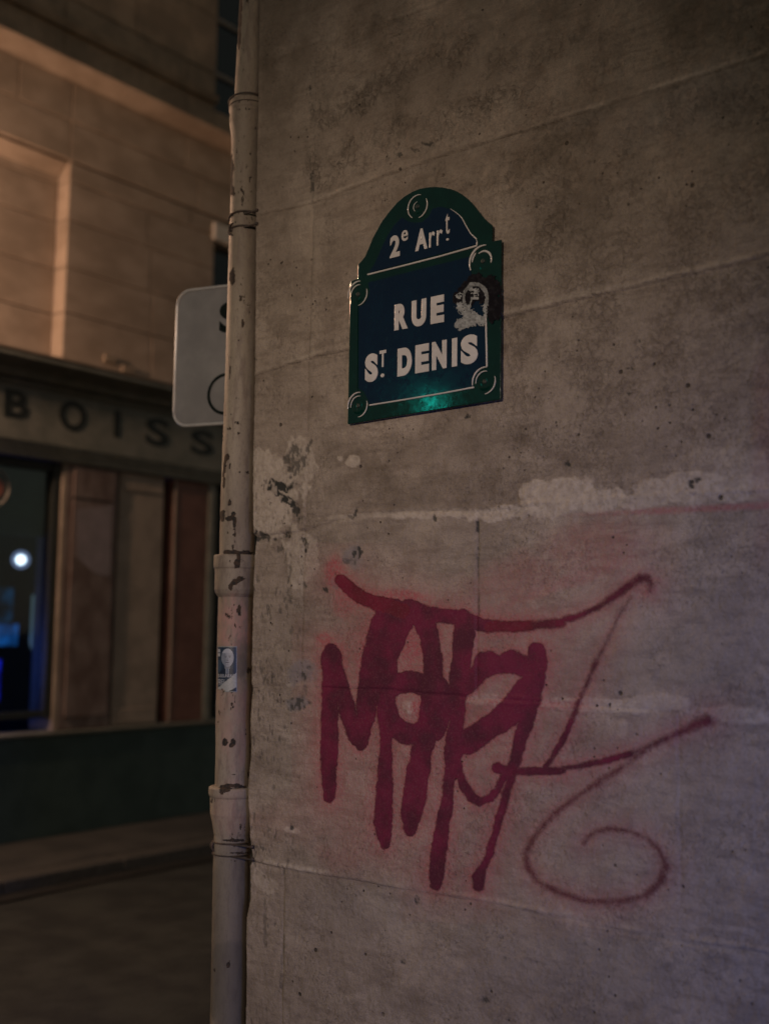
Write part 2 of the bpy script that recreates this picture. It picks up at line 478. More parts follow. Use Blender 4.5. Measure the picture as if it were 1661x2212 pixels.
def blob(cx, cy, rx, ry, ang=0.0, rag=0.5, freq=40, seed=1, soft=0.15):
    a = math.radians(ang); X = PX - cx; Y = PY - cy
    u = (X * math.cos(a) + Y * math.sin(a)) / rx; v = (-X * math.sin(a) + Y * math.cos(a)) / ry
    r = np.sqrt(u * u + v * v) - rag * fbm(Yg, Zg, freq, 3, seed)
    return 1 - sstep(1 - soft, 1 + soft, r)
mx = np.maximum
n1 = fbm(Yg, Zg, 5, 4, 21); n2 = fbm(Yg, Zg, 22, 4, 31); n3 = fbm(Yg, Zg, 70, 3, 41); n4 = fbm(Yg, Zg * .7, 105, 2, 43)
# light plaster smears
pl = np.zeros_like(Yg)
for i, (cx, cy, rx, ry, an, st) in enumerate([(1215,1075,75,36,-12,1),(1320,1082,70,20,-2,1),(1110,1106,90,18,-3,.9),(1430,1068,90,24,-3,.9),(1570,1055,110,26,-4,.9),(1600,1010,60,35,0,.5),(1480,1046,120,22,-4,.9),(1180,1060,60,24,-10,.9),(940,1112,120,7,-2,.8),
        (590,1075,62,82,0,.8),(560,1010,25,50,0,.7),(650,990,30,45,0,.7),(765,998,15,13,0,1),(735,990,5,6,0,1),(650,1210,35,60,0,.55),(830,1112,160,5,-3,.6),
        (1240,1520,150,13,4,.8),(1430,1522,70,17,2,.8),(1585,1545,110,15,5,.8),(1345,1575,12,20,0,.5),(1060,1512,60,9,3,.7),(890,1530,30,16,0,.9),(570,1905,36,14,45,.5),(630,1793,16,6,10,.8),(575,1900,40,10,40,.5)]):
    pl = mx(pl, st * blob(cx, cy, rx, ry, an, 0.75, 26, 100 + i, 0.08))
for h, off, amp in ((H[1], .012, .55), (H[2], .014, .55), (H[3], -.004, .5), (H[4], .004, .5), (H[5], .010, .75), (H[0], .01, .3)):  # pale bands along joints: plaster smears, with ridge highlights painted in
    pl = mx(pl, amp * np.exp(-((Zg - h(Yg) - off + wob + .004 * n2) / (.009 + .006 * n2)) ** 2) * sstep(-.15, .30, fbm(Yg, Zg * .3, 5, 4, 55) + .15 * sstep(1.9, 1.2, Yg)) * (1 - .6 * sstep(0, .4, n3)))
pl *= 0.75 + 0.25 * sstep(-.4, .3, n3)
# broad brown stains
gm = np.zeros_like(Yg)
for i, (cx, cy, rx, ry, an, st) in enumerate([(780,1000,60,45,30,.75),(850,1060,150,32,5,.55),(1000,1060,170,40,0,.55),(1150,1040,150,25,0,.4),(930,965,230,36,-6,.5),(1130,620,45,140,0,.35),(735,650,26,130,0,.3),(1250,1015,160,30,-5,.45),(1000,1085,260,16,0,.5),(860,200,330,75,-18,.35),(760,140,200,70,-18,.3),
        (1060,90,220,40,-20,.3),(600,560,40,190,0,.35),(580,350,35,220,0,.3),(1250,470,55,110,0,.35),(1010,880,22,26,0,.5),(990,905,22,30,0,.35),(1350,980,90,40,0,.3),(570,640,30,40,0,.4),
        (700,300,190,45,-20,.3),(980,390,150,40,-20,.45),(1130,340,150,30,-20,.4),(560,2150,140,60,0,.3),(900,2170,260,40,0,.25),(1300,2120,150,50,0,.18),(1270,1590,110,26,4,.35),(1290,1440,150,60,0,.25),(1500,1450,140,90,0,.2),(560,1640,30,22,0,.45),(575,1600,60,8,0,.3)]):
    gm = mx(gm, st * blob(cx, cy, rx, ry, an, 0.8, 14, 200 + i, 0.5))
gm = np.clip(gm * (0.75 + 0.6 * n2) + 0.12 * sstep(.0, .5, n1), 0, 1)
top_shade = sstep(700, 0, PY) * 0.42 * (0.5 + 0.9 * sstep(-.3, .4, n1)); gm = np.clip(gm + top_shade, 0, 1)  # light fading towards the top of the wall, painted as darkening
# darker along the joints
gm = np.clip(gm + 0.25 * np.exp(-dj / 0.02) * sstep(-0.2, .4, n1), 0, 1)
# tooled / mottled zones
ro = 0.14 + 0.34 * sstep(940, 1180, PX) * sstep(1080, 900, PY) * sstep(60, 330, PY + 0.28 * (PX - 1000))
for i, (x0, y0, x1, y1, wd, st) in enumerate([(690,250,1000,95,38,.75),(700,370,1100,215,45,.8),(1080,400,1500,260,60,.5),(1150,560,1300,420,50,.7),(1150,640,1250,440,26,.6),(1400,300,1661,240,110,.55),(1000,160,1300,60,40,.5),(700,120,900,60,50,.5)]):
    dx, dy = x1 - x0, y1 - y0; L2 = dx * dx + dy * dy
    t = np.clip(((PX - x0) * dx + (PY - y0) * dy) / L2, 0, 1)
    d = np.hypot(PX - x0 - t * dx, PY - y0 - t * dy) / wd - 0.6 * n2
    ro = mx(ro, st * (1 - sstep(0.5, 1.4, d)))
# pink overspray
hz = np.zeros_like(Yg)
hzl = [(720,1235,22,34,0,.75),(745,1300,26,40,0,.5),(950,1325,70,12,8,.8),(860,1285,70,12,6,.6),(780,1390,60,60,0,.35),(905,1530,24,22,0,.7),(885,1400,26,50,0,.7),(700,1380,20,14,0,.6),
       (1120,1250,110,50,-10,.28),(1300,1180,120,60,-10,.30),(1530,1098,260,8,-3,.55),(1080,1350,90,40,0,.30),(745,1850,60,40,0,.25),(760,1730,60,140,0,.25),(900,1660,80,150,0,.26),(930,1860,120,60,0,.2),
       (1120,1520,90,14,3,.5),(1220,1523,60,10,3,.5),(1200,1440,60,90,0,.2),(1230,1660,80,30,0,.22),(850,1770,300,60,0,.16),(1240,1250,180,18,-20,.35),(1390,1270,40,30,0,.35),(1430,1590,120,25,-25,.22),
       (730,1700,40,120,0,.2),(1000,1700,80,120,0,.2),(1650,1000,25,200,0,.15),(1000,1500,240,190,0,.17)]
for i, (cx, cy, rx, ry, an, st) in enumerate(hzl):
    hz = mx(hz, st * blob(cx, cy, rx, ry, an, 0.35, 20, 300 + i, 0.55))
# small scrubbed grey patches, and broad greyer areas
gy = np.zeros_like(Yg)
for i, (cx, cy, rx, ry, an, st) in enumerate([(655,1455,32,26,15,.9),(640,1520,24,14,0,.95),(762,1205,22,24,-30,.9),(725,1262,16,10,60,.5),(1530,1480,150,330,0,.45),(1500,1800,200,300,0,.4),(1400,2080,300,100,0,.35),(780,1960,120,60,0,.25),(1500,220,180,60,-15,.35),(1420,1100,260,40,0,.2)]):
    gy = mx(gy, st * blob(cx, cy, rx, ry, an, 0.6, 30, 400 + i, 0.3 if rx < 100 else 0.8))
# dark chips where the coating came off
ch = np.zeros_like(Yg)
chl = [(607,1052,17,9,30,1),(620,1080,16,7,25,1),(600,1065,20,6,30,1),(640,1100,9,14,-35,.9),(628,990,14,22,10,.7),(650,985,18,8,60,.7),(637,1010,7,30,5,.7),(666,965,4,16,15,.7),(560,1158,14,8,30,.9),(580,1163,22,3,5,.8),(612,1155,13,6,-20,.9),
       (661,1185,3.5,14,5,1),(657,1175,4,10,-25,.8),(650,1235,3,12,0,.8),(622,1245,3,24,5,.6),(625,1290,3,16,0,.4),(658,1260,3,9,0,.7),(772,1193,7,9,20,.9),(753,1215,10,5,0,.5),(700,1273,6,4,30,.9),(690,1268,5,3,0,.9),
       (655,1460,13,8,30,.75),(668,1440,7,5,0,.6),(640,1522,17,9,0,.8),(625,1530,6,4,0,.7),(632,1790,4,5,0,.9),(768,1110,3,9,15,.8),(763,1117,7,3,0,.6),(672,385,2.5,26,0,.7),(675,420,2.2,20,3,.7),(673,250,2,24,0,.5),(668,195,3,5,0,.8),(666,222,2,5,0,.7),
       (1031,1140,2.2,18,0,.9),(1032,1175,1.8,24,0,.7),(1031,1215,1.8,40,0,.6),(1032,1300,2.2,30,0,.6),(940,1118,3,7,0,.8),(1009,898,6,5,0,1),(1500,1040,12,4,-20,.9),(1494,1052,7,4,0,.9),(1225,1003,5,5,0,.9),(805,1497,22,3,8,.6),(1249,1660,5,5,0,.95),
       (862,333,5,4,-40,.7),(858,340,4,3,0,.5),(925,312,9,4,15,.8),(897,325,8,3,20,.6),(906,338,2,6,0,.6),(1010,400,6,4,0,.5),(1160,440,5,6,0,.4),(900,1944,7,5,20,.9),(1375,737,4,3,0,.8),(1357,795,7,3,0,.8),(1360,850,4,2,0,.7),
       (545,1485,16,2,0,.5),(542,1598,16,2,0,.4),(657,1500,3,14,0,.4),(575,1895,9,2.5,40,.5),(545,1860,7,8,0,.6),(590,1700,3,5,0,.4),(573,2010,3,40,0,.45),(612,2060,2,60,3,.4),(605,2120,2,40,3,.4),(1083,2025,4,3,0,.6),(870,2075,5,4,0,.7),(838,2080,4,3,0,.5),(1317,2145,3.5,3.5,0,.9),(1100,2072,8,4,20,.6),(1050,2160,6,5,0,.7)]
for i, (cx, cy, rx, ry, an, st) in enumerate(chl):
    ch = mx(ch, st * blob(cx, cy, rx * 1.2, ry * 1.2, an, 1.15, 85 if max(rx, ry) < 12 else 48, 500 + i, 0.14) * (1 - 0.75 * sstep(.02, .22, n4)))
# fine crackle specks near the arris
spk = sstep(.34, .5, fbm(Yg, Zg * 0.45, 120, 2, 77)) * sstep(700, 600, PX) * sstep(900, 1000, PY) * 0.55
ch = mx(ch, spk * sstep(-.1, .3, fbm(Yg, Zg, 12, 2, 78)))

jf = sstep(-.45, .15, fbm(Yg, Zg, 3.1, 3, 51))
disp = (0.0045 * fbm(Yg, Zg, 2.6, 3, 61) + 0.0018 * fbm(Yg, Zg, 13, 3, 62) + 0.0006 * n3
        + ro * 0.0016 * fbm(Yg, Zg, 58, 2, 63) - 0.0022 * ch + 0.0016 * pl
        - (0.0012 + 0.0028 * jf) * np.exp(-(dj / 0.0042) ** 2) * (1 - 0.45 * pl))
rid = [(H[1], 0.0035, .010), (H[2], 0.0035, .012), (H[5], 0.0040, .010), (H[3], .002, .012)]
for h, amp, off in rid:             # smeared mortar ridge above each joint
    disp += amp * np.exp(-((Zg - h(Yg) - off * 0.8 + wob) / 0.0055) ** 2) * sstep(-.35, .2, fbm(Yg, Zg * 0.2, 4, 3, 52))
# stone step: each block a touch proud or back
bo = {b: random.uniform(-0.0016, 0.0016) for b in np.unique(block)}
disp += np.vectorize(bo.get)(block) * sstep(0, 0.008, dj)
edge_soft = np.ones(Yg.shape); edge_soft[:, -NROUND:] = 0.4; edge_soft[:, -1] = 0
disp *= edge_soft
Xg = WX - disp + Xoff
disp_main = disp

wall = empty('stone_building', (WX + 2.0, 0.4, 0.0), 'pale limestone corner house wall of large coated blocks behind the street name plate', 'building')
idx = np.arange((nrow + 1) * cols).reshape(nrow + 1, cols)
quad = np.stack([idx[:-1, :-1], idx[1:, :-1], idx[1:, 1:], idx[:-1, 1:]], -1)       # faces -x
bq = block[:-1, :-1]
ATT = dict(rough=ro, grime_shade=gm, plaster=pl, haze=hz, grey=gy, chip=ch)
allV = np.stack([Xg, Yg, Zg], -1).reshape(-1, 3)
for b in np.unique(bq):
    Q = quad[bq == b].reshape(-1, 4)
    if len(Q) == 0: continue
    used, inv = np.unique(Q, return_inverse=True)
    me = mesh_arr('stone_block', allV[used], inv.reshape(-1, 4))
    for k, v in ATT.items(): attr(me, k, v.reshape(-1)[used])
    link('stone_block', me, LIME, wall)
# the rest of the facade beyond the traced part: coarse blocks with recessed joints
def coarse_block(y0, y1, z0, z1):
    bm = bmesh.new(); g = 0.0012
    box_bm(bm, WX + random.uniform(-.001, .001), WX + 0.25, y0 + g, y1 - g, z0 + g, z1 - g)
    bm_obj('stone_block', bm, LIME, wall, 0.003)
hs = [float(h(np.array([0.8]))) for h in H]
lv = [5.2, 4.66, 4.14, Z1]
for a, b in zip(lv[1:], lv[:-1]):
    y = 2.45
    wd = [.62, .8, .75, .9, .7, .8] if int(a * 10) % 2 else [.9, .7, .85, .8, .75, .6]
    for q in wd: coarse_block(y - q, y, a, b); y -= q
zz_levels = [Z1 - .0] + hs + [Z0]
zz_levels = sorted(set([round(v, 3) for v in zz_levels if Z0 <= v <= Z1] + [round(Z0, 3), round(Z1, 3)]), reverse=True)
for i, (b, a) in enumerate(zip(zz_levels[:-1], zz_levels[1:])):
    y = Y0
    for q in ([.8, .9, .95] if i % 2 else [.45, .85, .9, .45]): coarse_block(y - q, y, a, b); y -= q
for q0, q1 in ((-1.85, -.9), (-.9, .05), (.05, .95), (.95, 1.8), (1.8, 2.45)): coarse_block(q0, q1, 0.0, Z0)
box('side_wall', WX + 0.045, WX + 4.0, 2.2, 2.43, 0, 5.2, LIME, wall)
box('wall_core', WX + 0.27, WX + 4.0, -1.85, 2.195, 0, 5.19, LIME, wall)

# ------------------------------------------------------------------ red tag: paint film on the wall
zA = lambda x, y, r: (1250 + .602 * x, 2200 + .602 * y, r * .602)
zC = lambda x, y, r: (2000 + .647 * x, 2200 + .647 * y, r * .647)
zG = lambda x, y, r: (1100 + 1.189 * x, 2050 + 1.189 * y, r * 1.189)
ST = []   # (list of points in native photo pixels, strength, softness, colour shift)
def stroke(f, pts, st=1.0, soft=6.0, red=0.0): ST.append(([f(*p) for p in pts], st, soft, red))
stroke(zA, [(125,665,44),(128,715,72),(128,790,60),(128,850,60),(120,1000,57),(112,1250,60),(108,1430,56),(112,1550,46),(113,1640,36)], soft=8)
stroke(zA, [(150,760,45),(200,950,55),(245,1110,58),(305,1245,62),(320,1292,40)], soft=8)
stroke(zA, [(330,1265,45),(345,1150,60),(370,950,72),(410,700,85),(470,500,88),(510,430,92),(560,420,95)], soft=8)
stroke(zA, [(620,410,82),(560,560,72),(480,700,88),(490,800,72),(490,1000,62),(485,1200,45),(490,1247,38),(485,1400,46),(475,1650,57),(468,1800,61),(475,1900,48),(484,1955,28)], soft=8)
stroke(zA, [(640,400,78),(720,430,78),(775,550,66),(795,700,64),(800,850,68),(790,1000,74),(775,1150,80),(755,1250,70),(728,1330,70),(705,1450,75),(680,1620,78),(655,1780,68),(648,1840,50),(645,1875,25)], soft=8)
stroke(zA, [(540,900,75),(640,872,74),(760,900,75),(850,920,60)], soft=8)
stroke(zA, [(490,1000,60),(520,1150,68),(610,1215,72),(700,1225,72),(790,1180,95),(840,1050,100),(830,930,90)], soft=8)
stroke(zA, [(1000,440,52),(1005,560,72),(990,720,62),(975,850,68),(960,1000,60),(958,1150,46),(940,1250,55),(935,1350,62),(930,1430,52),(905,1550,36),(890,1680,42),(868,1800,46),(852,1920,52),(835,2050,52),(820,2170,50),(820,2222,36)], soft=8)
stroke(zA, [(980,930,60),(1060,880,55),(1110,810,60),(1160,755,88),(1250,760,62),(1330,735,76),(1400,770,75)], soft=10)
stroke(zA, [(1490,668,56),(1488,750,74),(1460,880,78),(1420,960,88)], soft=8)
stroke(zA, [(1420,930,85),(1340,1050,90),(1230,1140,82),(1120,1215,82),(1030,1270,85),(960,1300,62)], soft=10)
stroke(zA, [(1440,980,80),(1425,1120,48),(1385,1250,43),(1345,1400,42),(1305,1550,30),(1258,1720,27),(1222,1850,26),(1180,2000,26),(1140,2100,27),(1107,2170,44),(1103,2235,34)], soft=10)
stroke(zA, [(955,1380,34),(975,1480,30),(1010,1570,30),(1060,1640,30),(1115,1672,30),(1180,1645,28),(1230,1590,24),(1290,1480,30)], soft=10)
stroke(zA, [(1225,1445,34),(1290,1465,30),(1450,1470,27),(1661,1465,24)], .95, 9)
stroke(zC, [(386,1345,17),(480,1335,17),(640,1305,20),(800,1260,23)], .85, 11)
stroke(zC, [(800,1260,23),(950,1200,26),(1100,1130,28),(1230,1072,36),(1285,1055,42)], .66, 24)
stroke(zC, [(815,285,13),(745,385,15),(660,560,18),(590,700,20)], .58, 20)
stroke(zC, [(590,700,16),(530,840,17),(480,950,19),(440,1060,18)], .68, 13)
stroke(zC, [(440,1060,18),(370,1200,18),(310,1300,20),(280,1340,18)], .9, 9)
stroke(zA, [(190,200,38),(250,255,48),(340,325,46),(450,360,50),(600,400,60)], 1, 9, .35)
stroke(zA, [(800,430,50),(950,445,50),(1080,480,46),(1170,500,42)], .95, 8)
stroke(zA, [(1170,505,42),(1300,505,36),(1450,505,34)], .95, 12, .35)
stroke(zA, [(1450,505,34),(1661,482,27)], .85, 14, .25)
stroke(zC, [(380,437,18),(480,410,20),(600,355,21),(720,280,23),(800,215,25)], .80, 13, .1)
stroke(zC, [(800,215,27),(860,178,33),(905,182,34),(930,210,30),(922,245,24)], .74, 20)
sw = [(1240,800,11),(1180,848,10),(1050,930,9),(940,1010,9),(870,1090,9),(842,1150,10),(852,1200,9),(885,1240,9),(940,1272,9),(1030,1303,10),(1150,1310,10),(1240,1290,11),(1295,1245,13),(1312,1190,12),(1290,1130,9),(1240,1090,8),(1190,1072,7),(1130,1063,8),(1080,1072,9),(1052,1090,10),(1042,1108,9)]
stroke(zG, [(a, b, c * 1.35) for a, b, c in sw], .62, 21, -.4)

mN = 1.8513
gz0, gz1 = 0.42, 1.95
r0 = int((gz0 - Z0) / DX); r1 = int((gz1 - Z0) / DX)
g_px = PX[r0:r1] * mN; g_py = PY[r0:r1] * mN
# finer lattice: bilinear 2x of the wall lattice, so it follows the very same surface
def up2(A):
    B = np.zeros((A.shape[0] * 2 - 1, A.shape[1] * 2 - 1)); B[::2, ::2] = A
    B[1::2, ::2] = (A[1:] + A[:-1]) / 2; B[:, 1::2] = (B[:, :-2:2] + B[:, 2::2]) / 2
    return B
c1 = ncol + 1
GX, GY, GZ = up2(Xg[r0:r1, :c1]), up2(Yg[r0:r1, :c1]), up2(Zg[r0:r1, :c1])
gpx, gpy = proj(GX, GY, GZ); gpx = gpx * mN; gpy = gpy * mN
wobx = 6 * fbm(GY, GZ, 30, 3, 81) + 3.2 * fbm(GY, GZ, 110, 2, 83)
cov = np.zeros(GX.shape); redm = np.zeros(GX.shape)
for pts, st, soft, red in ST:
    xs = [p[0] for p in pts]; ysn = [p[1] for p in pts]; rm = max(p[2] for p in pts) + soft * 4
    mk = (gpx > min(xs) - rm) & (gpx < max(xs) + rm) & (gpy > min(ysn) - rm) & (gpy < max(ysn) + rm)
    if not mk.any(): continue
    X = gpx[mk]; Y = gpy[mk]; D = np.full(X.shape, 1e9)
    for (x0, y0, a0), (x1, y1, a1) in zip(pts[:-1], pts[1:]):
        dx, dy = x1 - x0, y1 - y0; L2 = dx * dx + dy * dy + 1e-6
        t = np.clip(((X - x0) * dx + (Y - y0) * dy) / L2, 0, 1)
        D = np.minimum(D, np.hypot(X - x0 - t * dx, Y - y0 - t * dy) - (a0 + (a1 - a0) * t))
    D = D + wobx[mk]
    c = st * (1 - sstep(-soft * 1.1, soft * 1.1, D))
    old = cov[mk]; rd = redm[mk]
    rd = np.where(c > old * 0.9, red, rd); redm[mk] = rd
    cov[mk] = np.maximum(old, c)
cov = np.clip(cov * (1 - .20 * sstep(.05, .5, fbm(GY, GZ, 24, 4, 88)) - .10 * sstep(.0, .4, fbm(GY, GZ, 130, 2, 89))), 0, 1)
# halo of overspray written into the wall stain: handled with a soft second film
cov_cells = np.maximum.reduce([cov[:-1, :-1], cov[1:, :-1], cov[1:, 1:], cov[:-1, 1:]]) > 0.08
gi = np.arange(cov.size).reshape(cov.shape)
GQ = np.stack([gi[:-1, :-1], gi[1:, :-1], gi[1:, 1:], gi[:-1, 1:]], -1)[cov_cells]
used, inv = np.unique(GQ, return_inverse=True)
GV = np.stack([GX - 0.0012, GY, GZ], -1).reshape(-1, 3)[used]
me = mesh_arr('spray_paint_tag', GV, inv.reshape(-1, 4))
attr(me, 'cover', cov.reshape(-1)[used]); attr(me, 'red', redm.reshape(-1)[used])
s = NT('dark red spray paint')
cv = s.attr('cover').outputs['Fac']; rd = s.attr('red').outputs['Fac']
dirt = s.noise(11, 4, .6)
col = s.mix(s.ramp(dirt, .36, .62), (0.150, 0.013, 0.038), (0.078, 0.013, 0.025))
col = s.mix(s.ramp(rd, 0, 1), col, (0.22, 0.012, 0.012))
col = s.mix(s.ramp(s.math('MULTIPLY', rd, -1.0), 0, .4, 0, .7), col, (0.13, 0.030, 0.032))
col = s.mix(s.ramp(s.noise(230, 3, .7), .48, .72, 0, .4), col, (0.21, 0.085, 0.090))
s.done(col, 0.7, s.bump(s.noise(300, 3), 0.0008, .7), spec=.25)
gr = s.math('ADD', cv, s.math('MULTIPLY', s.math('SUBTRACT', s.noise(420, 2, .7), .5), .9))
al = s.math('MULTIPLY', s.ramp(gr, 0.14, 0.92), s.ramp(cv, 0.02, 0.16))
s.l(al, s.b.inputs['Alpha'])
tagm = link('spray_paint_tag', me, s.m)
tag(tagm, 'dark red spray-painted graffiti tag with drips and a thin loop on the limestone wall', 'graffiti')

# pink dusting round the strokes goes into the stone's own stain attribute
for o in list(wall.children):
    if 'haze' in o.data.attributes:
        n = len(o.data.vertices); cc = np.empty(n * 3, np.float32); o.data.vertices.foreach_get('co', cc); cc = cc.reshape(-1, 3)
        px, py = proj(cc[:, 0], cc[:, 1], cc[:, 2]); px *= mN; py *= mN
        hv = np.empty(n, np.float32); o.data.attributes['haze'].data.foreach_get('value', hv)
        add = np.zeros(n)
        for pts, st, soft, red in ST:
            D = np.full(n, 1e9)
            mk = (px > min(p[0] for p in pts) - 150) & (px < max(p[0] for p in pts) + 150) & (py > min(p[1] for p in pts) - 150) & (py < max(p[1] for p in pts) + 150)
            if not mk.any(): continue
            X = px[mk]; Y = py[mk]; d = np.full(X.shape, 1e9)
            for (x0, y0, a0), (x1, y1, a1) in zip(pts[:-1], pts[1:]):
                dx, dy = x1 - x0, y1 - y0; L2 = dx * dx + dy * dy + 1e-6
                t = np.clip(((X - x0) * dx + (Y - y0) * dy) / L2, 0, 1)
                d = np.minimum(d, np.hypot(X - x0 - t * dx, Y - y0 - t * dy) - (a0 + (a1 - a0) * t))
            add[mk] = np.maximum(add[mk], (0.38 * np.exp(-np.maximum(d, 0) / 42) + 0.28 * np.exp(-np.maximum(d, 0) / 85)) * st)
        o.data.attributes['haze'].data.foreach_set('value', np.clip(np.maximum(hv, add) + 0.4 * np.minimum(hv, add), 0, .95).astype(np.float32))

# ------------------------------------------------------------------ street name plate
zx = lambda x, y: (702.3 + .2765 * x, 351.2 + .2765 * y)     # close-up tracing -> photo
PLX = WX - 0.016
def sp(x, y, off=0.0):
    """a traced point of the plate; off = height above its face"""
    p = on_x(*zx(x, y), PLX); return np.array([PLX - off, p[1], p[2]])
plate = empty('street_name_plate', tuple(sp(770, 1950)), 'blue and green enamel street name plate reading RUE ST DENIS with an arched top', 'street sign')
def plate_poly(name, pts, off0, off1, mat, parent, bevel=0.0):
    bm = bmesh.new()
    prism(bm, [tuple(sp(x, y, off1)) for x, y in pts], (off1 - off0, 0, 0), None)
    return bm_obj(name, bm, mat, parent, bevel, False)
arch = [(252,905),(253,800),(285,765),(312,730),(340,665),(370,590),(400,535),(440,462),(500,382),(560,312),(620,262),(680,226),(735,204),(790,193),(850,188),(910,192),(980,206),(1030,226),(1070,250),(1115,285),(1150,320),(1180,358),(1205,390),(1230,422),(1262,455),(1305,490),(1303,615)]
outline = arch + [(1375,600),(1372,1100),(1370,1850),(900,1926),(175,2045),(185,1500),(195,928)]
back = plate_poly('backing', outline, -0.005, 0.0, GREEN, plate, 0.002)
# raised fields
field = [(262,1125),(300,1112),(338,1060),(350,1000),(335,948),(345,935),(700,842),(1130,735),(1140,860),(1150,905),(1200,935),(1255,930),(1258,1200),(1260,1590),(1210,1600),(1165,1650),(1150,1755),(800,1822),(350,1895),(335,1850),(305,1790),(262,1765)]
plate_poly('blue_field', field, 0.0, 0.0012, BLUE, plate, 0.0006)
afield = [(345,862),(350,845),(385,800),(410,740),(450,650),(490,570),(540,490),(600,430),(650,460),(700,470),(760,465),(810,420),(840,360),(900,345),(970,360),(1020,390),(1070,435),(1100,488),(1140,556),(1180,594),(1182,640),(760,752)]
plate_poly('arch_field', afield, 0.0, 0.0012, BLUE, plate, 0.0006)
def ribbon(name, pts, r, parent=plate, off=0.0012, mat=None):
    bm = bmesh.new(); tube(bm, [tuple(sp(x, y, off)) for x, y in pts], r, 8)
    return bm_obj(name, bm, mat or WHITE, parent, 0, True)
ribbon('border_line', [(335,876),(600,810),(900,733),(1184,652)], .0025)
ribbon('border_line', [(350,1896),(600,1856),(900,1806),(1165,1756)], .0023)
ribbon('border_line', [(1256,1190),(1258,1300),(1262,1450),(1264,1595)], .0024)
ribbon('border_line', [(1184,652),(1187,625),(1184,600),(1165,580),(1140,558),(1120,525),(1100,490),(1070,435),(1045,408),(1015,385),(980,362)], [.0021,.0020,.0019,.0018,.0016,.0015,.0014,.0013,.0011,.0009,.0005])
ribbon('seam', [(258,930),(254,1400),(250,1960)], .0012, mat=GREEN)
def arcs(cx, cy, spec, screw=True, dome=.021):
    c = sp(cx, cy, 0.0)
    bm = bmesh.new(); seg = 28
    rings = []
    for rr, hh in ((dome * 1.3, -.0004), (dome, .0010), (dome * .7, .0019), (dome * .4, .0016), (dome * .05, .0014)):
        rings.append([bm.verts.new((PLX - hh, c[1] - rr * math.cos(t), c[2] + rr * math.sin(t))) for t in [2 * math.pi * k / seg for k in range(seg)]])
    for A, B in zip(rings[:-1], rings[1:]):
        for k in range(seg): bm.faces.new((A[k], A[(k + 1) % seg], B[(k + 1) % seg], B[k]))
    bm.faces.new(rings[-1])
    d = bm_obj('boss', bm, GREEN, plate, 0, True)
    for r, a0, a1, wd in spec:
        bm = bmesh.new(); n = 18
        P = []; R = []
        for k in range(n + 1):
            t = math.radians(a0 + (a1 - a0) * k / n)
            P.append((PLX - .0018, c[1] - r * math.cos(t), c[2] + r * math.sin(t)))
            R.append(wd * (0.35 + 0.65 * math.sin(math.pi * min(max(k / n, .05), .95)) ** .6))
        tube(bm, P, R, 8)
        bm_obj('ring', bm, WHITE, plate, 0, True)
    if screw:
        bm = bmesh.new(); bmesh.ops.create_cone(bm, segments=16, radius1=.007, radius2=.005, depth=.0026, cap_ends=True,
            matrix=Matrix.Translation((PLX - .0028, c[1], c[2])) @ Matrix.Rotation(-math.pi / 2, 4, 'Y'))
        bm_obj('screw', bm, SCREW, plate, .0006, True)
std = [(.038, 80, 188, .0024), (.0275, 75, 185, .0018), (.0325, 18, -88, .0018)]
arcs(725, 345, [(.033, 72, 238, .0019), (.033, 28, -82, .0019), (.014, 95, 235, .0012)], dome=.017)
arcs(262, 1030, std, dome=.018)
arcs(262, 1900, std, dome=.020)
arcs(1248, 1712, std, dome=.020)
arcs(1235, 770, [(.042, 78, 205, .0030), (.034, 130, 175, .0024), (.026, 120, -20, .0030)], dome=.024)
# lettering
def plate_line(items, bl, br, tl, tr, off=.030, wd_extra=1.0):
    """baseline and cap line end points in tracing units; items = (char, x0, x1, vlow, vhigh, font offset)"""
    B0, B1, T0, T1 = sp(*bl), sp(*br), sp(*tl), sp(*tr)
    for chx, x0, x1, v0, v1, fo in items:
        def y_at(x, a, b, A, B):
            # photo x -> wall y along the line, perspective correct enough over this width
            return np.interp(x, [a, (a + b) / 2, b], [A[1], sp((a + b) / 2, (bl[1] + br[1]) / 2)[1], B[1]])
        ya = y_at(x0, bl[0], br[0], B0, B1); yb = y_at(x1, bl[0], br[0], B0, B1)
        def fn(u, v, w, ya=ya, yb=yb):
            y = ya + (yb - ya) * u
            t = (y - B0[1]) / (B1[1] - B0[1])
            zb = B0[2] + (B1[2] - B0[2]) * t; zt = T0[2] + (T1[2] - T0[2]) * ((y - T0[1]) / (T1[1] - T0[1]))
            vv = v0 + (v1 - v0) * v
            return (PLX - .0006 - .0028 * w, y, zb + (zt - zb) * vv)
        glyph('letter', chx, fn, WHITE, plate, fo, 0.010)
plate_line([('R',545,650,0,1,.055),('U',680,793,0,1,.055),('E',828,932,0,1,.055)], (545,1315), (932,1247), (545,1113), (932,1030))
plate_line([('S',315,418,-.01,1.01,.055),('T',430,482,.45,1.05,.02),('.',441,470,.08,.22,.03),('D',573,682,0,1,.055),('E',709,816,0,1,.055),('N',840,955,0,1,.055),('I',998,1037,0,1,.055),('S',1066,1195,-.01,1.02,.055)],
           (315,1722), (1195,1562), (315,1505), (1195,1338))
plate_line([('2',510,588,0,1,.03),('e',600,650,.62,1.12,.006),('A',708,804,0,1,.03),('r',817,860,.0,.72,-.004),('r',876,920,.0,.72,-.004),('t',941,975,.42,1.38,-.004),('.',949,970,.1,.22,.02)],
           (510,752), (975,625), (510,580), (975,460))

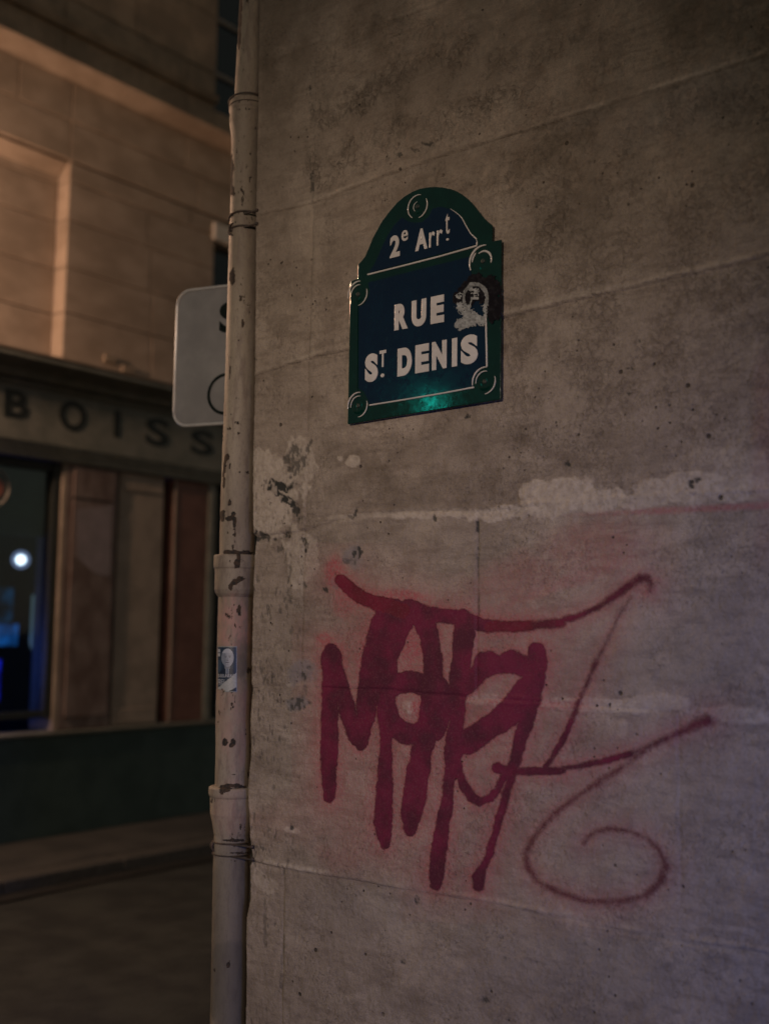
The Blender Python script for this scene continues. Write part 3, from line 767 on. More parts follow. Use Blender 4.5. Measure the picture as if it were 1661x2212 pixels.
# torn sticker and residue on the plate
def film(name, x0, x1, y0, y1, step, maskcol, mat, plane_pt, extra=None):
    nx = int((x1 - x0) / step); ny = int((y1 - y0) / step)
    X, Y = np.meshgrid(np.linspace(x0, x1, nx), np.linspace(y0, y1, ny))
    mask, colr = maskcol(X, Y)
    P = np.array([[plane_pt(a, b) for a, b in zip(ra, rb)] for ra, rb in zip(X, Y)]).reshape(-1, 3)
    gi = np.arange(nx * ny).reshape(ny, nx)
    cells = (mask[:-1, :-1] & mask[1:, :-1] & mask[1:, 1:] & mask[:-1, 1:])
    Q = np.stack([gi[:-1, :-1], gi[1:, :-1], gi[1:, 1:], gi[:-1, 1:]], -1)[cells]
    used, inv = np.unique(Q, return_inverse=True)
    me = mesh_arr(name, P[used], inv.reshape(-1, 4)); cattr(me, 'Col', colr.reshape(-1, 3)[used])
    return me
PRINT = mat_attr('printed paper', .55, .15)
SMEAR = mat_attr('sticky black residue', .85, .04, .1)
def seg_d(X, Y, x0, y0, x1, y1):
    dx, dy = x1 - x0, y1 - y0; t = np.clip(((X - x0) * dx + (Y - y0) * dy) / (dx * dx + dy * dy), 0, 1)
    return np.hypot(X - x0 - t * dx, Y - y0 - t * dy)
def smear_mask(X, Y):
    n = fbm(X, Y, .02, 4, 5)
    u = np.hypot((X - 1235) / 165, (Y - 990) / 125); v = np.hypot((X - 1330) / 75, (Y - 1130) / 130)
    u2 = np.hypot((X - 1120) / 120, (Y - 1030) / 90)
    m_ = (np.minimum(np.minimum(u, v), u2) + .45 * n) < 1
    c = np.zeros(X.shape + (3,)); c[...] = (.007, .006, .008); c += (.02 * np.clip(fbm(X, Y, .06, 3, 9), 0, 1))[..., None]
    return m_ & (X < 1384), c
me = film('black_residue', 1000, 1420, 830, 1300, 5, smear_mask, SMEAR, lambda a, b: sp(a, b, .0022))
tag(link('black_residue', me, SMEAR), 'black sticky smear left around the torn sticker on the street name plate', 'residue')
def torn_mask(X, Y):
    n = fbm(X, Y, .035, 3, 15); n4 = fbm(X, Y, .09, 3, 16)
    r = np.hypot((X - 1178) / 100, (Y - 1062) / 118)
    ring = (np.abs(r - .92) < .16 + .08 * n) & ((Y < 1120) | (X > 1240)) & (X > 1075)
    leaf = np.minimum.reduce([seg_d(X, Y, 1050, 1120, 1110, 1200) - 30, seg_d(X, Y, 1060, 1270, 1150, 1240) - 45, seg_d(X, Y, 1150, 1190, 1225, 1240) - 42, seg_d(X, Y, 1250, 1130, 1255, 1200) - 22, seg_d(X, Y, 1110, 1150, 1130, 1240) - 40]) + 26 * n4 + 14 * n < 0
    spots = (np.hypot(X - 1140, Y - 990) < 20 + 10 * n) | (seg_d(X, Y, 1150, 1065, 1130, 1140) < 7) | (np.abs(Y - 1062) < 12) & (X > 1140) & (X < 1205) | (np.hypot(X - 1050, Y - 1040) < 24 + 22 * n4) | (np.hypot(X - 1180, Y - 1010) < 30 + 30 * n4)
    c = np.zeros(X.shape + (3,)); c[...] = (.36, .37, .35); c *= (0.75 + .5 * n4 + .3 * n)[..., None]
    c[ring & ~leaf] *= .62
    return ring | leaf | spots, np.clip(c, .02, .6)
me = film('torn_sticker', 1000, 1320, 920, 1340, 3.2, torn_mask, PRINT, lambda a, b: sp(a, b, .0034))
tag(link('torn_sticker', me, PRINT), 'torn pale round sticker peeling off the right side of the street name plate', 'sticker')

# ------------------------------------------------------------------ drainpipe
PXW = WX + 0.030
L_PX = [(-120,522),(0,516.5),(234,505),(336,499.6),(470,496.7),(540,493.7),(780,487.3),(888,483.6),(980,480.4),(1105,476),(1200,474.3),
        (1290,472.5),(1400,469.6),(1550,467.6),(1693,466.4),(1800,464.5),(1843,463),(2000,460.5),(2210,456.5),(2500,452)]
def pipe_r(py): return np.interp(py, [-200, 240, 540, 1105, 3000], [.046, .047, .050, .054, .054])
pc = []
for py, pxl in L_PX:
    r = pipe_r(py)
    p = on_x(pxl + r * FP / 3.5, py, PXW); pc.append((p[2], p[0], p[1]))
pc = sorted(pc)
cz = np.array([p[0] for p in pc]); cyy = np.array([p[2] for p in pc])
cyy_s = lambda z: np.interp(z, cz, cyy)
z_of = lambda py: on_x(500, py, PXW)[2]
drain = empty('drainpipe', (PXW, float(cyy_s(0.4)), 0.0), 'peeling cream cast iron drainpipe running down the corner of the stone wall', 'pipe')
def pipe_section(name, prof, chips=(), pinks=(), greys=(), seg=64, dz=.004):
    """prof: list of (py, radius) from top to bottom"""
    zs = np.array([z_of(p[0]) for p in prof]); rs = np.array([p[1] for p in prof])
    o = np.argsort(zs); zs, rs = zs[o], rs[o]
    n = max(3, int((zs[-1] - zs[0]) / dz)); z = np.linspace(zs[0], zs[-1], n)
    z = np.unique(np.concatenate([z, zs])); n = len(z)
    r = np.interp(z, zs, rs); th = np.linspace(0, 2 * np.pi, seg, endpoint=False)
    Z, T = np.meshgrid(z, th, indexing='ij'); R = np.repeat(r[:, None], seg, 1)
    nz = fbm(Z * 1.0, np.cos(T) * .05 + 5, 40, 3, 91) * .5 + fbm(Z * .6, np.sin(T) * .05 + 9, 110, 2, 92) * .5
    R = R + .0006 * nz + .0016 * np.clip(fbm(Z * .5, T * .4, 26, 3, 94), -.1, .6) * (np.sin(T) > .3)
    cy_ = cyy_s(Z)
    X = PXW + R * np.cos(T); Y = cy_ + R * np.sin(T)
    px, py = proj(X, Y, Z)
    front = (np.cos(T) * Fw[0] + np.sin(T) * Fw[1]) < 0.25
    def att(lst, rag=.5, f=60):
        a = np.zeros(X.shape)
        for k, (cx, cy0, rx, ry, st) in enumerate(lst):
            q = np.hypot((px - cx) / rx, (py - cy0) / ry) - rag * fbm(Y + X, Z, f, 3, 700 + k)
            a = np.maximum(a, st * (1 - sstep(.75, 1.25, q)) * front)
        return a
    V = np.stack([X, Y, Z], -1).reshape(-1, 3)
    gi = np.arange(n * seg).reshape(n, seg); g2 = np.roll(gi, -1, 1)
    Q = np.stack([gi[:-1], g2[:-1], g2[1:], gi[1:]], -1).reshape(-1, 4)
    me = mesh_arr(name, V, Q)
    attr(me, 'chip', att(chips)); attr(me, 'pink', att(pinks, .3, 20)); attr(me, 'grey', att(greys, .3, 20))
    return link(name, me, PIPE, drain)
CH = [(517,20,6,75,.75),(515,60,4,40,.7),(500,370,4,30,.75),(500,400,3,25,.8),(502,360,3,14,.8),(505,415,3,12,.6),(501,600,6,16,.62),(503,585,5,8,.5),(512,1020,0.1,0.1,0),
      (487,1000,3,22,.85),(492,985,6,7,.8),(484,1030,2.5,30,.9),(496,1005,3,10,.6),(530,1020,14,4,.45),(493,925,11,5,.55),(512,913,6,4,.7),(516,936,3,4,.9),(497,1085,4,8,.9),(481,1115,5,12,.95),(498,1120,11,5,1),(504,1110,5,5,.85),
      (507,1140,2.5,22,.7),(484,1105,3,4,.6),(506,1193,30,4,.75),(535,1195,12,3,.8),(516,1200,3,10,.9),(513,1218,6,7,.95),(507,1257,9,8,1),(520,1250,8,6,1),(500,1265,4,10,.7),(517,1318,4,10,.8),(518,1325,3,7,.7),(508,1308,4,5,.4),(496,1330,10,20,.42),(492,1372,8,14,.36),(515,1350,12,14,.3),(505,1395,12,8,.35),(538,1450,8,9,.6),
      (486,1603,6,8,.85),(504,1604,5,8,.8),(498,1612,5,5,.6),(505,1673,7,3,.75),(495,1675,3,10,.3),(500,1698,32,5,.75),(488,1706,14,6,.65),(460,1730,7,7,.5),(480,1712,6,5,.6),(505,1815,30,3,.6),(520,1843,26,2,.55),(493,2085,6,8,1),(496,2078,3,6,.7),(464,2095,2,5,.5),
      (520,645,4,6,.4),(505,740,10,24,.35),(525,700,3,8,.5),(498,790,4,40,.35),(530,235,24,5,.35),(552,260,4,30,.35),(528,222,16,12,.35),(487,775,3,12,.4),(484,860,2,16,.5)]
PK = [(508,1345,40,55,1),(500,1310,26,28,.7),(505,1560,36,120,.45),(520,1420,20,30,.6),(500,1500,30,50,.4),(500,1750,40,60,.3)]
GY = [(500,1950,60,120,.55),(500,2130,60,130,.8),(520,1440,16,30,.6),(520,1400,14,20,.4),(490,1350,16,8,-.2)]
pipe_section('pipe_length', [(-900,.046),(0,.046),(236,.047),(262,.047)], CH, PK, GY)
pipe_section('pipe_socket', [(237,.055),(239,.0620),(250,.0635),(258,.0625),(262,.0600),(285,.0590),(294,.0560),(308,.0515),(330,.0487)], CH, PK, GY)
pipe_section('pipe_length', [(329,.0485),(540,.050),(1105,.0538),(1215,.0538)], CH, PK, GY)
pipe_section('pipe_socket', [(1199,.0545),(1201,.0690),(1204,.0706),(1222,.0708),(1228,.0700),(1231,.0670),(1240,.0665),(1275,.0662),(1283,.0620),(1290,.0548)], CH, PK, GY)
pipe_section('pipe_length', [(1289,.0540),(1712,.0540)], CH, PK, GY)
pipe_section('pipe_socket', [(1696,.0545),(1698,.0710),(1701,.0730),(1712,.0730),(1717,.0715),(1720,.0685),(1755,.0675),(1775,.0615),(1800,.0555)], CH, PK, GY)
pipe_section('pipe_length', [(1799,.0545),(2210,.0545),(2650,.0545)], CH, PK, GY)
def clamp(py_a, extra_r=.003, knot=None, wr=.0028, tilt=0.0):
    z = z_of(py_a); r = float(pipe_r(py_a)) + extra_r; cy_ = float(cyy_s(z))
    bm = bmesh.new(); n = 40
    tube(bm, [(PXW + r * math.cos(t), cy_ + r * math.sin(t), z + tilt * math.sin(t + .8)) for t in [2 * math.pi * k / n for k in range(n)]], wr, 8, closed=True)
    bm_obj('clamp_wire', bm, WIRE, drain, 0, True)
clamp(240, .0165, wr=.003, tilt=-.008); clamp(252, .0165, wr=.0018, tilt=-.004)
clamp(484, .003, tilt=-.010, wr=.0032); clamp(512, .003, tilt=-.006, wr=.0030)
clamp(1816, .003, wr=.0026); clamp(1842, .003, wr=.0022)
def knot(px, py, rr, n=3):
    c = on_x(px, py, PXW - .045)
    for k in range(n):
        bm = bmesh.new(); q = 20
        off = (k - (n - 1) / 2) * .007
        rk = rr * (1 - .12 * k)
        tube(bm, [(c[0] + off * .4 + rk * .55 * math.cos(t), c[1] + off + rk * .55 * math.cos(t) * -.8, c[2] + rk * math.sin(t)) for t in [2 * math.pi * i / q for i in range(q)]], .0026, 8, closed=True)
        bm_obj('wire_coil', bm, WIRE, drain, 0, True)
    bm = bmesh.new(); bmesh.ops.create_icosphere(bm, subdivisions=2, radius=rr * .45, matrix=Matrix.Translation(tuple(c)))
    bm_obj('bolt_head', bm, WIRE, drain, 0, True)
knot(503, 497, .020); knot(462, 1827, .013, 4)

for pyq, w0 in ((484, .0032), (512, .0028), (1816, .0026), (1842, .0022)):      # wires run on to the wall
    z = z_of(pyq); y_e = float(edge_y(z)); rr_ = float(pipe_r(pyq)) + .003; bm = bmesh.new()
    tube(bm, [(PXW - rr_ * .75, float(cyy_s(z)) - rr_ * .66, z), (WX - .006, y_e - .004, z + .001), (WX - .006, y_e - .014, z + .002)], w0, 8)
    bm_obj('fixing_wire', bm, WIRE, drain, 0, True)
    bm = bmesh.new(); bmesh.ops.create_icosphere(bm, subdivisions=2, radius=.006, matrix=Matrix.Translation((WX - .004, y_e - .014, z + .002))); bm_obj('nail_head', bm, WIRE, drain, 0, True)
# portrait sticker wrapped on the pipe
SZ0, SZ1 = z_of(1495), z_of(1396)
def cyl_pt(px, py, lift=.0016):
    """photo point -> point on the pipe's skin"""
    d = ray(px, py); cyc = float(cyy_s(z_of(py))); R = float(pipe_r(py)) + lift
    ox, oy = CAM[0] - PXW, CAM[1] - cyc
    a = d[0] ** 2 + d[1] ** 2; b = 2 * (ox * d[0] + oy * d[1]); c = ox * ox + oy * oy - R * R
    disc = max(b * b - 4 * a * c, 0.0)
    t = (-b - math.sqrt(disc)) / (2 * a)
    return CAM + d * t
def port_mask(X, Y):
    u = (X - 470) / 43; v = (Y - 1396) / 99
    c = np.zeros(X.shape + (3,)); c[...] = (.016, .030, .052)
    def put(mk, col): c[mk] = col
    n = fbm(X, Y, .5, 2, 3)
    put((u > .0) & (v > .30) & (u < .2) & (v < .6), (.03, .055, .09))
    body = (v > .46 + .10 * np.abs(u - .48)) & (np.abs(u - .50) < .12 + (v - .44) * 2.2) & (v < .62); put(body, (.010, .018, .034))
    shirt = (v > .46) & (v < .60) & (np.abs(u - .50) < .07 + .14 * (.60 - v)); put(shirt, (.25, .28, .32))
    put((np.abs(u - .50) < .022) & (v > .49) & (v < .60), (.02, .04, .08))
    neck = (np.abs(u - .5) < .13) & (v > .36) & (v < .49); put(neck, (.16, .17, .185))
    fe = np.hypot((u - .51) / (.315 - .10 * np.clip(v - .28, 0, 1)), (v - .25) / .20); face = fe < 1; put(face, (.27, .29, .32))
    sh = face & (u < .42 + .1 * (v - .2)); put(sh, (.17, .19, .22))
    put(face & (v < .15), (.33, .35, .38))
    put((np.hypot((u - .265) / .03, (v - .27) / .04) < 1), (.2, .22, .25))
    for ex in (.42, .62):
        put(np.hypot((u - ex) / .07, (v - .215) / .012) < 1, (.15, .16, .18)); put(np.hypot((u - ex) / .040, (v - .238) / .009) < 1, (.08, .09, .11))
    put((np.abs(u - .51 + .02 * (v - .25)) < .022) & (v > .24) & (v < .30), (.20, .21, .24)); put(np.hypot((u - .50) / .06, (v - .305) / .012) < 1, (.13, .14, .16))
    put(np.hypot((u - .50) / .10, (v - .352) / .011) < 1, (.09, .09, .11)); put(np.hypot((u - .50) / .07, (v - .40) / .02) < 1, (.22, .23, .26))
    badge = (u > .03) & (u < .14) & (v > .06) & (v < .22); put(badge, (.30, .32, .35)); put(badge & (np.abs(v - .14) < .012), (.05, .07, .10))
    torn = (v > .93 - .36 * u + .05 * n) & (v < .985 - .20 * np.clip(u - .4, 0, 1) * 1.4) ; torn = (Y > 1487 - 36 * u + 2 * n) & (Y < 1500 - 22 * np.clip(u - .25, 0, 1)) & (u > .02); put(torn, (.30, .31, .29))
    low = (u > .5) & (v > .80) & ~torn; put(low, (.010, .016, .024))
    brd = (u > .955) | (v < .02) | (v > .985) & (u > .4); put(brd, (.21, .215, .205))
    c *= (1 + .12 * n)[..., None]
    m_ = ~((v > .94 + .05 * n) & (u < .35 + .1 * n))
    return m_, np.clip(c, .004, .6)
me = film('portrait_sticker', 471.0, 512.5, 1396, 1495, .45, port_mask, PRINT, cyl_pt)
pst = link('portrait_sticker', me, mat_attr('glossy sticker print', .4, .05)); tag(pst, 'small torn blue campaign sticker with a bald man portrait stuck on the drainpipe', 'sticker')
STW = mat_simple('sticker lettering', (.30, .31, .32), (.36, .37, .38), 50, .5, 0)
def bent(x0, x1, y0, y1):
    def fn(u, v, w): return cyl_pt(x0 + (x1 - x0) * u, y1 + (y0 - y1) * v, .0019 + .0003 * w)
    return fn
x = 471.5
for chh, wd in zip('SSELINEAU', (4.0, 4.0, 3.6, 3.4, 1.5, 4.6, 3.6, 4.6, 4.4)):
    glyph('letter', chh, bent(x, x + wd * .9, 1456, 1463), STW, pst, .02); x += wd * 1.04
x = 471.5
for chh, wd in zip('FREX', (3.2, 3.8, 3.2, 3.6)):
    glyph('letter', chh, bent(x, x + wd * .9, 1467, 1481 - (x - 471) * .3), STW, pst, .02); x += wd * 1.1

# ------------------------------------------------------------------ road, kerbs, pavements
ASPH = mat_simple('worn asphalt', (0.012, 0.0135, 0.012), (0.030, 0.033, 0.029), 3.5, .82, .006, 45)
PAVE = mat_simple('pavement asphalt', (0.026, 0.026, 0.025), (0.052, 0.050, 0.046), 2.6, .8, .004, 60)
KERB = mat_simple('granite kerb', (0.040, 0.038, 0.035), (0.066, 0.062, 0.056), 30, .7, .003, 80)
KY = float(on_z(240, 1861, .085)[1])        # far kerb line
def sheet(name, x0, x1, y0, y1, z, mat, amp=.004, n=60):
    X, Y = np.meshgrid(np.linspace(x0, x1, n), np.linspace(y0, y1, n)); Z = z + amp * fbm(X, Y, 1.3, 3, 4)
    gi = np.arange(n * n).reshape(n, n)
    me = mesh_arr(name, np.stack([X, Y, Z], -1).reshape(-1, 3), np.stack([gi[:-1, :-1], gi[:-1, 1:], gi[1:, 1:], gi[1:, :-1]], -1).reshape(-1, 4))
    return tag(link(name, me, mat), kind='structure')
sheet('ground', -150, 150, -150, 150, -.06, ASPH, .01, 40)
sheet('road', -14, 16, -6, KY - .005, 0.0, ASPH, .006, 160)
b = box('pavement', -8, 16, KY + .18, BY + .02, -.05, .085, PAVE); tag(b, kind='structure')
kerb = empty('kerb', (4, KY, 0), kind='structure')
xk = -2.0
while xk < 16:
    L = random.uniform(.85, 1.15)
    bm = bmesh.new(); box_bm(bm, xk + .004, xk + L - .004, KY + random.uniform(-.004, .004), KY + .176, -.04, .085 + random.uniform(-.002, .003)); bm_obj('kerb_stone', bm, KERB, kerb, .012)
    xk += L
tag(sheet('gutter', -8, 16, KY - .16, KY - .006, .010, mat_simple('dark gutter shade', (.006, .006, .005), (.014, .013, .011), 9, .7, .003, 60), .002, 40), kind='structure')  # dark strip along the kerb: its shade painted into the gutter
near = empty('near_kerb', (WX - .9, 0, 0), kind='structure')
yk = -3.0
while yk < 3.3:
    L = random.uniform(.9, 1.1); bm = bmesh.new(); box_bm(bm, WX - 1.1, WX - .93, yk + .004, yk + L - .004, -.04, .1); bm_obj('kerb_stone', bm, KERB, near, .012); yk += L
tag(box('near_pavement', WX - .926, WX + .1, -3, 3.35, -.05, .097, PAVE), kind='structure')

# ------------------------------------------------------------------ shop building across the side street
STONE2 = mat_simple('warm facade stone', (0.285, 0.228, 0.180), (0.385, 0.312, 0.252), 3.4, .85, .003, 28, stretch=(.85, 1, 1.5), spec=.2)
STONE3 = mat_simple('dark facade stone', (0.20, 0.165, 0.13), (0.30, 0.245, 0.19), 5, .85, .004, 28, spec=.2)  # darker stone tone, mainly for the upper storey
PAINT = mat_simple('grey green shopfront paint', (0.115, 0.122, 0.104), (0.165, 0.170, 0.148), 8, .6, .001, 60)
DPAINT = mat_simple('dark green plinth paint', (0.017, 0.036, 0.035), (0.028, 0.052, 0.050), 5, .55, .001, 40)
MARB = mat_simple('brown marbled panel', (0.095, 0.064, 0.055), (0.165, 0.130, 0.118), 5.5, .5, .001, 60, stretch=(1.5, 1, .8))
MARR = mat_simple('dark red panel', (0.10, 0.045, 0.034), (0.14, 0.068, 0.052), 6, .5, .001, 60)
BEIGE = mat_simple('beige panel', (0.19, 0.16, 0.13), (0.26, 0.22, 0.18), 5, .6, .001, 60)
LETT = mat_simple('black letter paint', (0.006, 0.009, 0.008), (0.012, 0.015, 0.013), 30, .5, .0003, 100)
FRAME = mat_simple('near black frame paint', (0.010, 0.014, 0.013), (0.02, 0.024, 0.022), 30, .5, .0003, 100)
GLASS = mat_glass('shop glass', (.85, .93, .92)); DGLASS = mat_simple('dark window glass', (.004, .010, .010), (.008, .016, .015), 3, .12, .0)
shop = empty('shop_building', (7, BY, 0), 'tan stone house across the side street with a grey BOISS shopfront', 'building')
bx = lambda px, py: float(on_y(px, py)[0]); bz = lambda px, py: float(on_y(px, py)[2])
z_base = bz(125, 1577); z_sill = bz(60, 1556)
z_fb = (bz(0, 968) + bz(470, 1031)) / 2; z_ft = bz(0, 803); z_ct = bz(0, 764)
z_niche = bz(140, 343); byz = lambda px, py, off: float(on_y(px, py, BY - off)[2])
z_sc0 = (byz(0, 102, .03) + byz(495, 324, .03)) / 2; z_sc1 = (byz(0, 58, .15) + byz(495, 288, .15)) / 2
XL, XR = 2.2, 17.0
xn = bx(143, 560); REC = .14
TOPZ = 10.5
# windows on the right
xw = bx(468, 150); zw0 = bz(468, 238)
xw2 = bx(463, 560); zl = bz(463, 519); zl2 = bz(458, 480)
def stone_course(x0, x1, z0, z1, y0=BY, mat=None, n0=None):
    x = x0; k = 0
    while x < x1 - .02:
        L = min(random.uniform(.75, 1.35), x1 - x)
        if x1 - x - L < .25: L = x1 - x
        bm = bmesh.new(); g = .0025
        box_bm(bm, x + g, x + L - g, y0 + random.uniform(-.002, .002), y0 + .30, z0 + (.014 if abs(z0 - z_niche) < 1e-6 else g), z1 - g)
        bm_obj('facade_stone', bm, mat or STONE2, shop, .008); x += L
lev = [z_ct]
# courses traced from the photo at x = 240
for py in (700, 605, 505, 425): lev.append(bz(240, py))
lev += [z_niche, z_niche + .5 * (z_sc0 - z_niche), z_sc0]
for a, b_ in zip(lev[:-1], lev[1:]):
    xe = xw2 if a < zl - .05 else XR
    stone_course(xn, xe, a, b_)
    if a >= z_niche - .05: stone_course(XL, xn, a, b_)
    else: stone_course(XL, xn, a, min(b_, z_niche), BY + REC)
# pieces around the lower window
box('facade_stone', xw2 + .9, XR, BY, BY + .3, z_ct, lev[4], STONE2, shop, .008)
# upper storey
up = [z_sc1 + .05]
while up[-1] < TOPZ: up.append(up[-1] + .52)
for a, b_ in zip(up[:-1], up[1:]):
    stone_course(XL, xw, a, b_, mat=STONE3)
stone_course(xw, XR, up[0], zw0, mat=STONE3) if zw0 > up[0] + .1 else None
box('facade_stone', xw + 1.1, XR, BY, BY + .3, max(zw0, up[0]), TOPZ, STONE3, shop, .008)
# string course with a sloping underside
def profile_x(name, prof, x0, x1, mat, bevel=.004):
    bm = bmesh.new(); prism(bm, [(x0, y, z) for y, z in prof], (x1 - x0, 0, 0), None); return bm_obj(name, bm, mat, shop, bevel)
h_ = z_sc1 - z_sc0
xs = XL
while xs < XR:
    L = 1.6
    profile_x('string_course', [(BY + .05, z_sc0), (BY - .02, z_sc0), (BY - .035, z_sc0 + .015), (BY - .12, z_sc1 - .02), (BY - .15, z_sc1), (BY - .15, z_sc1 + .012), (BY - .10, z_sc1 + .03), (BY + .05, z_sc1 + .10)], xs + .002, xs + L - .002, STONE2)
    xs += L
profile_x('ledge', [(BY + .02, z_sc1 + .30), (BY - .03, z_sc1 + .30), (BY - .05, z_sc1 + .36), (BY + .02, z_sc1 + .40)], XL, xw, STONE3)
# niche head moulding and plaster band near the lamp
profile_x('niche_head', [(BY + REC + .01, z_niche - .10), (BY + REC - .01, z_niche - .09), (BY + .022, z_niche - .012), (BY + .03, z_niche - .004), (BY + REC + .01, z_niche - .003)], XL, xn - .004, STONE2)
# upper window: panes and bars
def window(x0, x1, z0, z1, bars, frame_mat, recess=.16):
    fr = empty('window', ((x0 + x1) / 2, BY, z0)); fr.parent = shop; fr.matrix_parent_inverse = Matrix.Translation(-Vector(shop.location))
    def sub(name, *a, mat):
        bm = bmesh.new(); box_bm(bm, *a); o = bm_obj(name, bm, mat, None, .003); o.parent = fr; o.matrix_parent_inverse = Matrix.Translation(-Vector(fr.location)); return o
    y = BY + recess
    sub('frame', x0, x0 + .05, y - .03, y + .03, z0, z1, mat=frame_mat); sub('frame', x1 - .05, x1, y - .03, y + .03, z0, z1, mat=frame_mat)
    zs = [z0] + bars + [z1]
    for zb in zs: sub('bar', x0 + .05, x1 - .05, y - .025, y + .025, max(z0, zb - .02), min(z1, zb + .02), mat=frame_mat)
    for a, b_ in zip(zs[:-1], zs[1:]): sub('pane', x0 + .05, x1 - .05, y, y + .006, a + .02, b_ - .02, mat=DGLASS)
    return fr
WFR = mat_simple('grey window paint', (.16, .15, .135), (.22, .205, .185), 20, .6, .0005, 80)
window(xw, xw + 1.1, max(zw0, up[0]), TOPZ, [bz(490, 148), bz(490, 28)], WFR)
window(xw2, xw2 + .9, z_ct + .1, zl, [], WFR, .10)
box('lintel', xw2 - .03, xw2 + .93, BY - .03, BY + .28, zl + .003, zl2, mat_simple('pale lintel', (.5, .47, .43), (.6, .57, .52), 9, .7, .001, 60), shop, .006)
# small brackets on the cornice
for px, py in ((235, 778), (273, 800)):
    x0 = bx(px - 12, py); x1 = bx(px + 14, py); z = bz(px, py)
    box('wall_plate', x0, x1, BY - .03, BY - .002, z - .02, z + .035, STONE3, shop, .004)
# shop cornice
profile_x('shop_cornice', [(BY + .01, z_ct), (BY - .24, z_ct - .02), (BY - .25, z_ct - .05), (BY - .20, z_ct - .075), (BY - .12, z_ct - .11), (BY - .09, z_ft - .03), (BY + .01, z_ft - .03)], XL, XR, PAINT, .006)
profile_x('lead_flashing', [(BY - .002, z_ct + .030), (BY - .252, z_ct + .004), (BY - .252, z_ct - .006), (BY - .002, z_ct + .012)], XL, XR, STONE2, 0)
fas = box('fascia', XL, XR, BY - .055, BY + .2, z_fb + .02, z_ft - .033, PAINT, shop, .006)
for zt, th, pr in ((z_fb + .055, .05, .085), (z_fb, .055, .07), (z_ft - .06, .025, .075)):
    profile_x('fascia_moulding', [(BY - .01, zt - th), (BY - pr + .01, zt - th), (BY - pr, zt - th / 2), (BY - pr - .012, zt), (BY - .01, zt)], XL, XR, PAINT, .003)
def fascia_letter(c, x0, x1, y0, y1, off=.03):
    yb = BY - .056
    a = bx(x0, (y0 + y1) / 2); b_ = bx(x1, (y0 + y1) / 2); z1_ = bz((x0 + x1) / 2, y0); z0_ = bz((x0 + x1) / 2, y1)
    fn = lambda u, v, w: (a + (b_ - a) * u, yb - .004 + .003 * (1 - w), z0_ + (z1_ - z0_) * v)
    glyph('letter', c, fn, LETT, fas_p, off)
fas_p = shop
fascia_letter('B', 0, 54, 845, 905); fascia_letter('O', 119, 178, 867, 933); fascia_letter('I', 237, 251, 888, 946); fascia_letter('S', 305, 356, 905, 965); fascia_letter('S', 402, 452, 931, 984)
# columns between the windows (traced at y = 1246)
X_ = lambda px: bx(px, 1246)
yp = BY - .02
def panel(name, p0, p1, mat, y0=yp, z0=z_base, z1=z_fb - .055, dep=.3, bev=.006):
    return box(name, X_(p0), X_(p1), y0, y0 + dep, z0, z1, mat, shop, bev)
wp = panel('pilaster', 134, 243, MARB, BY - .03)
panel('recess_back', 240, 254, FRAME, BY + .09)
panel('marble_panel', 145, 236, MARB, BY - .045, z_base + .09, bz(180, 1085), .02)
panel('marble_panel', 145, 236, MARB, BY - .045, bz(180, 1078), z_fb - .075, .02)
panel('pilaster', 251, 347, BEIGE, BY - .012)
panel('rail', 255, 343, BEIGE, BY - .024, z_base + .02, z_base + .13, .02)
panel('rail', 255, 343, BEIGE, BY - .024, z_fb - .20, z_fb - .075, .02)
panel('recess_back', 347, 369, FRAME, BY + .13)
panel('red_panel', 369, 443, MARR, BY - .01)
panel('red_panel_edge', 369.5, 374, BEIGE, BY - .02, dep=.012)
panel('post', 444, 458, PAINT, BY - .03)
panel('window_jamb', 462, 480, FRAME, BY + .10)
# lilac glow of light on the pilaster, painted as a thin sheet
LIL = mat_simple('lilac glow patch', (.17, .15, .16), (.22, .19, .205), 7, .7, .0005, 80)
no = [(165, 1100), (243, 1092), (238, 1245), (205, 1238), (168, 1205)]
bm = bmesh.new(); prism(bm, [tuple(on_y(x, y, BY - .048)) for x, y in no], (0, .002, 0), None); nb = bm_obj('glow_patch', bm, LIL); tag(nb, 'thin lilac sheet painting a glow of light on the brown pilaster beside the shop window', 'light patch')
# plinth, sill
box('plinth', XL, XR, BY - .035, BY + .25, .085, z_base - .035, DPAINT, shop, .006)
profile_x('sill', [(BY + .1, z_base - .033), (BY - .06, z_base - .033), (BY - .07, z_base - .01), (BY + .1, z_base + .004)], XL, XR, PAINT, .004)
# rest of the shopfront wall right of the frame
box('shopfront_wall', X_(480), XR, BY + .06, BY + .3, z_base, z_fb, FRAME, shop)
box('back_wall', XL, XR, BY + .31, BY + .5, z_fb, TOPZ, STONE3, shop)
# shop window
wx0, wx1 = 2.6, X_(124)
z_w0, z_w1 = z_sill + .01, z_fb - .055
wfz = [('frame', wx1 - .06, wx1, BY + .0, BY + .10, z_w0, z_w1), ('frame', wx0, wx1 - .06, BY + .02, BY + .09, z_w1 - .07, z_w1), ('frame', wx0, wx1 - .06, BY + .02, BY + .09, z_w0, z_w0 + .05)]
wn = empty('shop_window', (wx0, BY, z_w0)); wn.parent = shop; wn.matrix_parent_inverse = Matrix.Translation(-Vector(shop.location))
for nm, *a in wfz:
    bm = bmesh.new(); box_bm(bm, *a); o = bm_obj(nm, bm, FRAME, None, .004); o.parent = wn; o.matrix_parent_inverse = Matrix.Translation(-Vector(wn.location))
bm = bmesh.new(); box_bm(bm, wx0, wx1 - .06, BY + .05, BY + .056, z_w0 + .05, z_w1 - .07); o = bm_obj('pane', bm, GLASS); o.parent = wn; o.matrix_parent_inverse = Matrix.Translation(-Vector(wn.location))
panel('window_reveal', 124, 134, BEIGE, BY - .028)
